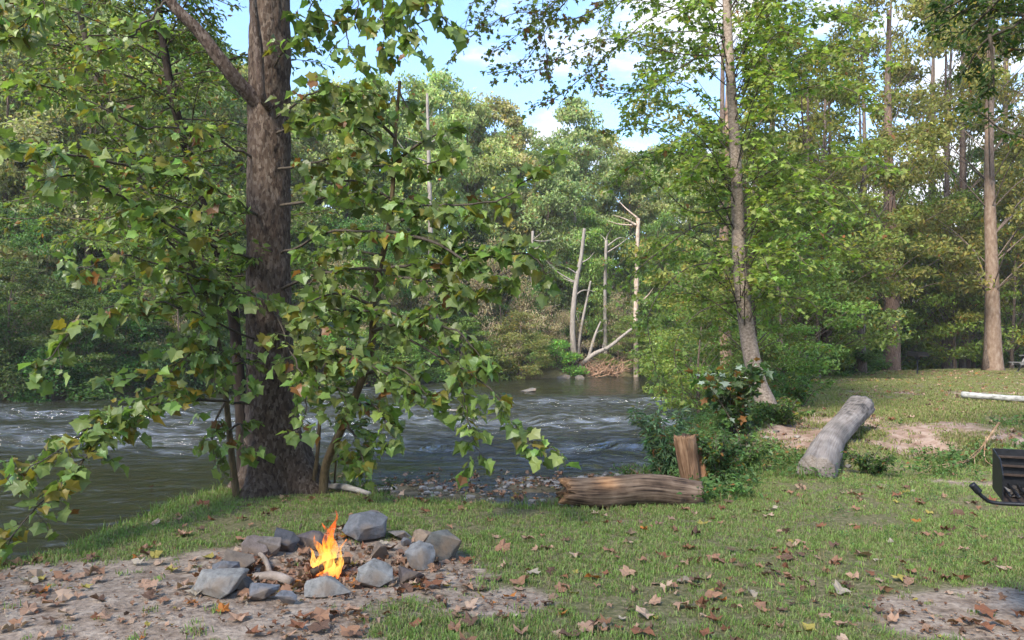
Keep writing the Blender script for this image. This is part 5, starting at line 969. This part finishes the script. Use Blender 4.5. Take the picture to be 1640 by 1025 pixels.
ring = rgz.normal(size=(420, 2)) * [.36, .27] + FIRE; xx = np.concatenate([xx, ring[:, 0]]); yy = np.concatenate([yy, ring[:, 1]])
bx = rgz.normal(size=(700, 2)) * [1.5, .55] + [.3, 11.1]; xx = np.concatenate([xx, bx[:, 0]]); yy = np.concatenate([yy, bx[:, 1]])
fl = rgz.uniform(size=(500, 2)) * [11, 6] + [10, 30]; xx = np.concatenate([xx, fl[:, 0]]); yy = np.concatenate([yy, fl[:, 1]])
dx = rgz.uniform(-4.2, 3.6, 9000); dy = rgz.uniform(3.4, 6.6, 9000); k = (rgz.random(9000) < sandmask(dx, dy) * np.clip(.5 + 1.1 * fbm(dx * 2, dy * 2, 95, 3), 0, 1)) & (sdist(dx, dy, NEAR) < 0); dx, dy = dx[k], dy[k]; tiny = np.concatenate([np.zeros(len(xx), bool), np.ones(len(dx), bool)]); xx = np.concatenate([xx, dx]); yy = np.concatenate([yy, dy])
zz = np.maximum(hgt(xx, yy), WATER) + .008; nn = len(xx); dd = rgz.normal(size=(nn, 3)); dd[:, 2] *= .25; cc = np.array(DRY)[rgz.choice(8, nn, p=[.24, .2, .16, .18, .14, .03, .02, .03])] * rgz.uniform(.6, 1.15, (nn, 1))
for q in range(6):
    m = rgz.integers(0, 6, nn) == q; m = (np.arange(nn) % 6) == q
    put_leaves(a, protos[q], np.column_stack([xx, yy, zz])[m], dd[m], UP + rgz.normal(size=(m.sum(), 3)) * .3, rgz.uniform(.035, .085, m.sum()) * np.where(yy[m] > 12, 1.3, 1) * np.where(tiny[m], .38, 1), cc[m])
o = a.build("leaf_litter", M_DRY); tag(o, "small broken dry leaves strewn over lawn, fire ring and gravel bar", "leaf litter", kind="stuff")
# pebbles of the gravel bar
a = Acc(); bm = bmesh.new(); bmesh.ops.create_icosphere(bm, subdivisions=1, radius=1); bm.verts.ensure_lookup_table(); IV = np.array([v.co[:] for v in bm.verts]); IF = np.array([[v.index for v in f.verts] for f in bm.faces]); bm.free()
for k in range(700):
    q = rgz.normal(size=2) * [1.6, .7] + [.3, 11.0] if k < 520 else np.array([rgz.uniform(-3.4, -.5), rgz.uniform(3.6, 5.6)]); s = rgz.uniform(.02, .06) if k < 520 else rgz.uniform(.004, .012); z = H1(*q)
    a.add(IV * (1 + .15 * rgz.normal(size=(12 if len(IV) == 12 else len(IV), 1))) * s * [1.2, 1, .55] + [q[0], q[1], z + s * .2], IF, np.array([.28, .25, .22]) * rgz.uniform(.4, 1.2))
o = a.build("pebbles", M_DRY); tag(o, "loose pebbles on the gravel bar and the sand", "pebbles", kind="stuff")

# ------------------------------------------------------------------ humid air over the valley
bm = bmesh.new(); box(bm, -460, 460, -160, 560, -4.0, 62.0); me = bpy.data.meshes.new("haze"); bm.to_mesh(me); bm.free()
hm = bpy.data.materials.new("haze_air"); hm.use_nodes = True; hn = hm.node_tree; hn.nodes.remove(hn.nodes["Principled BSDF"])
pv = hn.nodes.new("ShaderNodeVolumePrincipled"); pv.inputs['Color'].default_value = (1, .99, .95, 1); pv.inputs['Density'].default_value = .0006; pv.inputs['Anisotropy'].default_value = .2
hn.links.new(pv.outputs[0], hn.nodes["Material Output"].inputs['Volume']); me.materials.append(hm)
ho = bpy.data.objects.new("haze", me); C.objects.link(ho); tag(ho, "thin pale haze in the air over the river valley", "haze", kind="stuff")
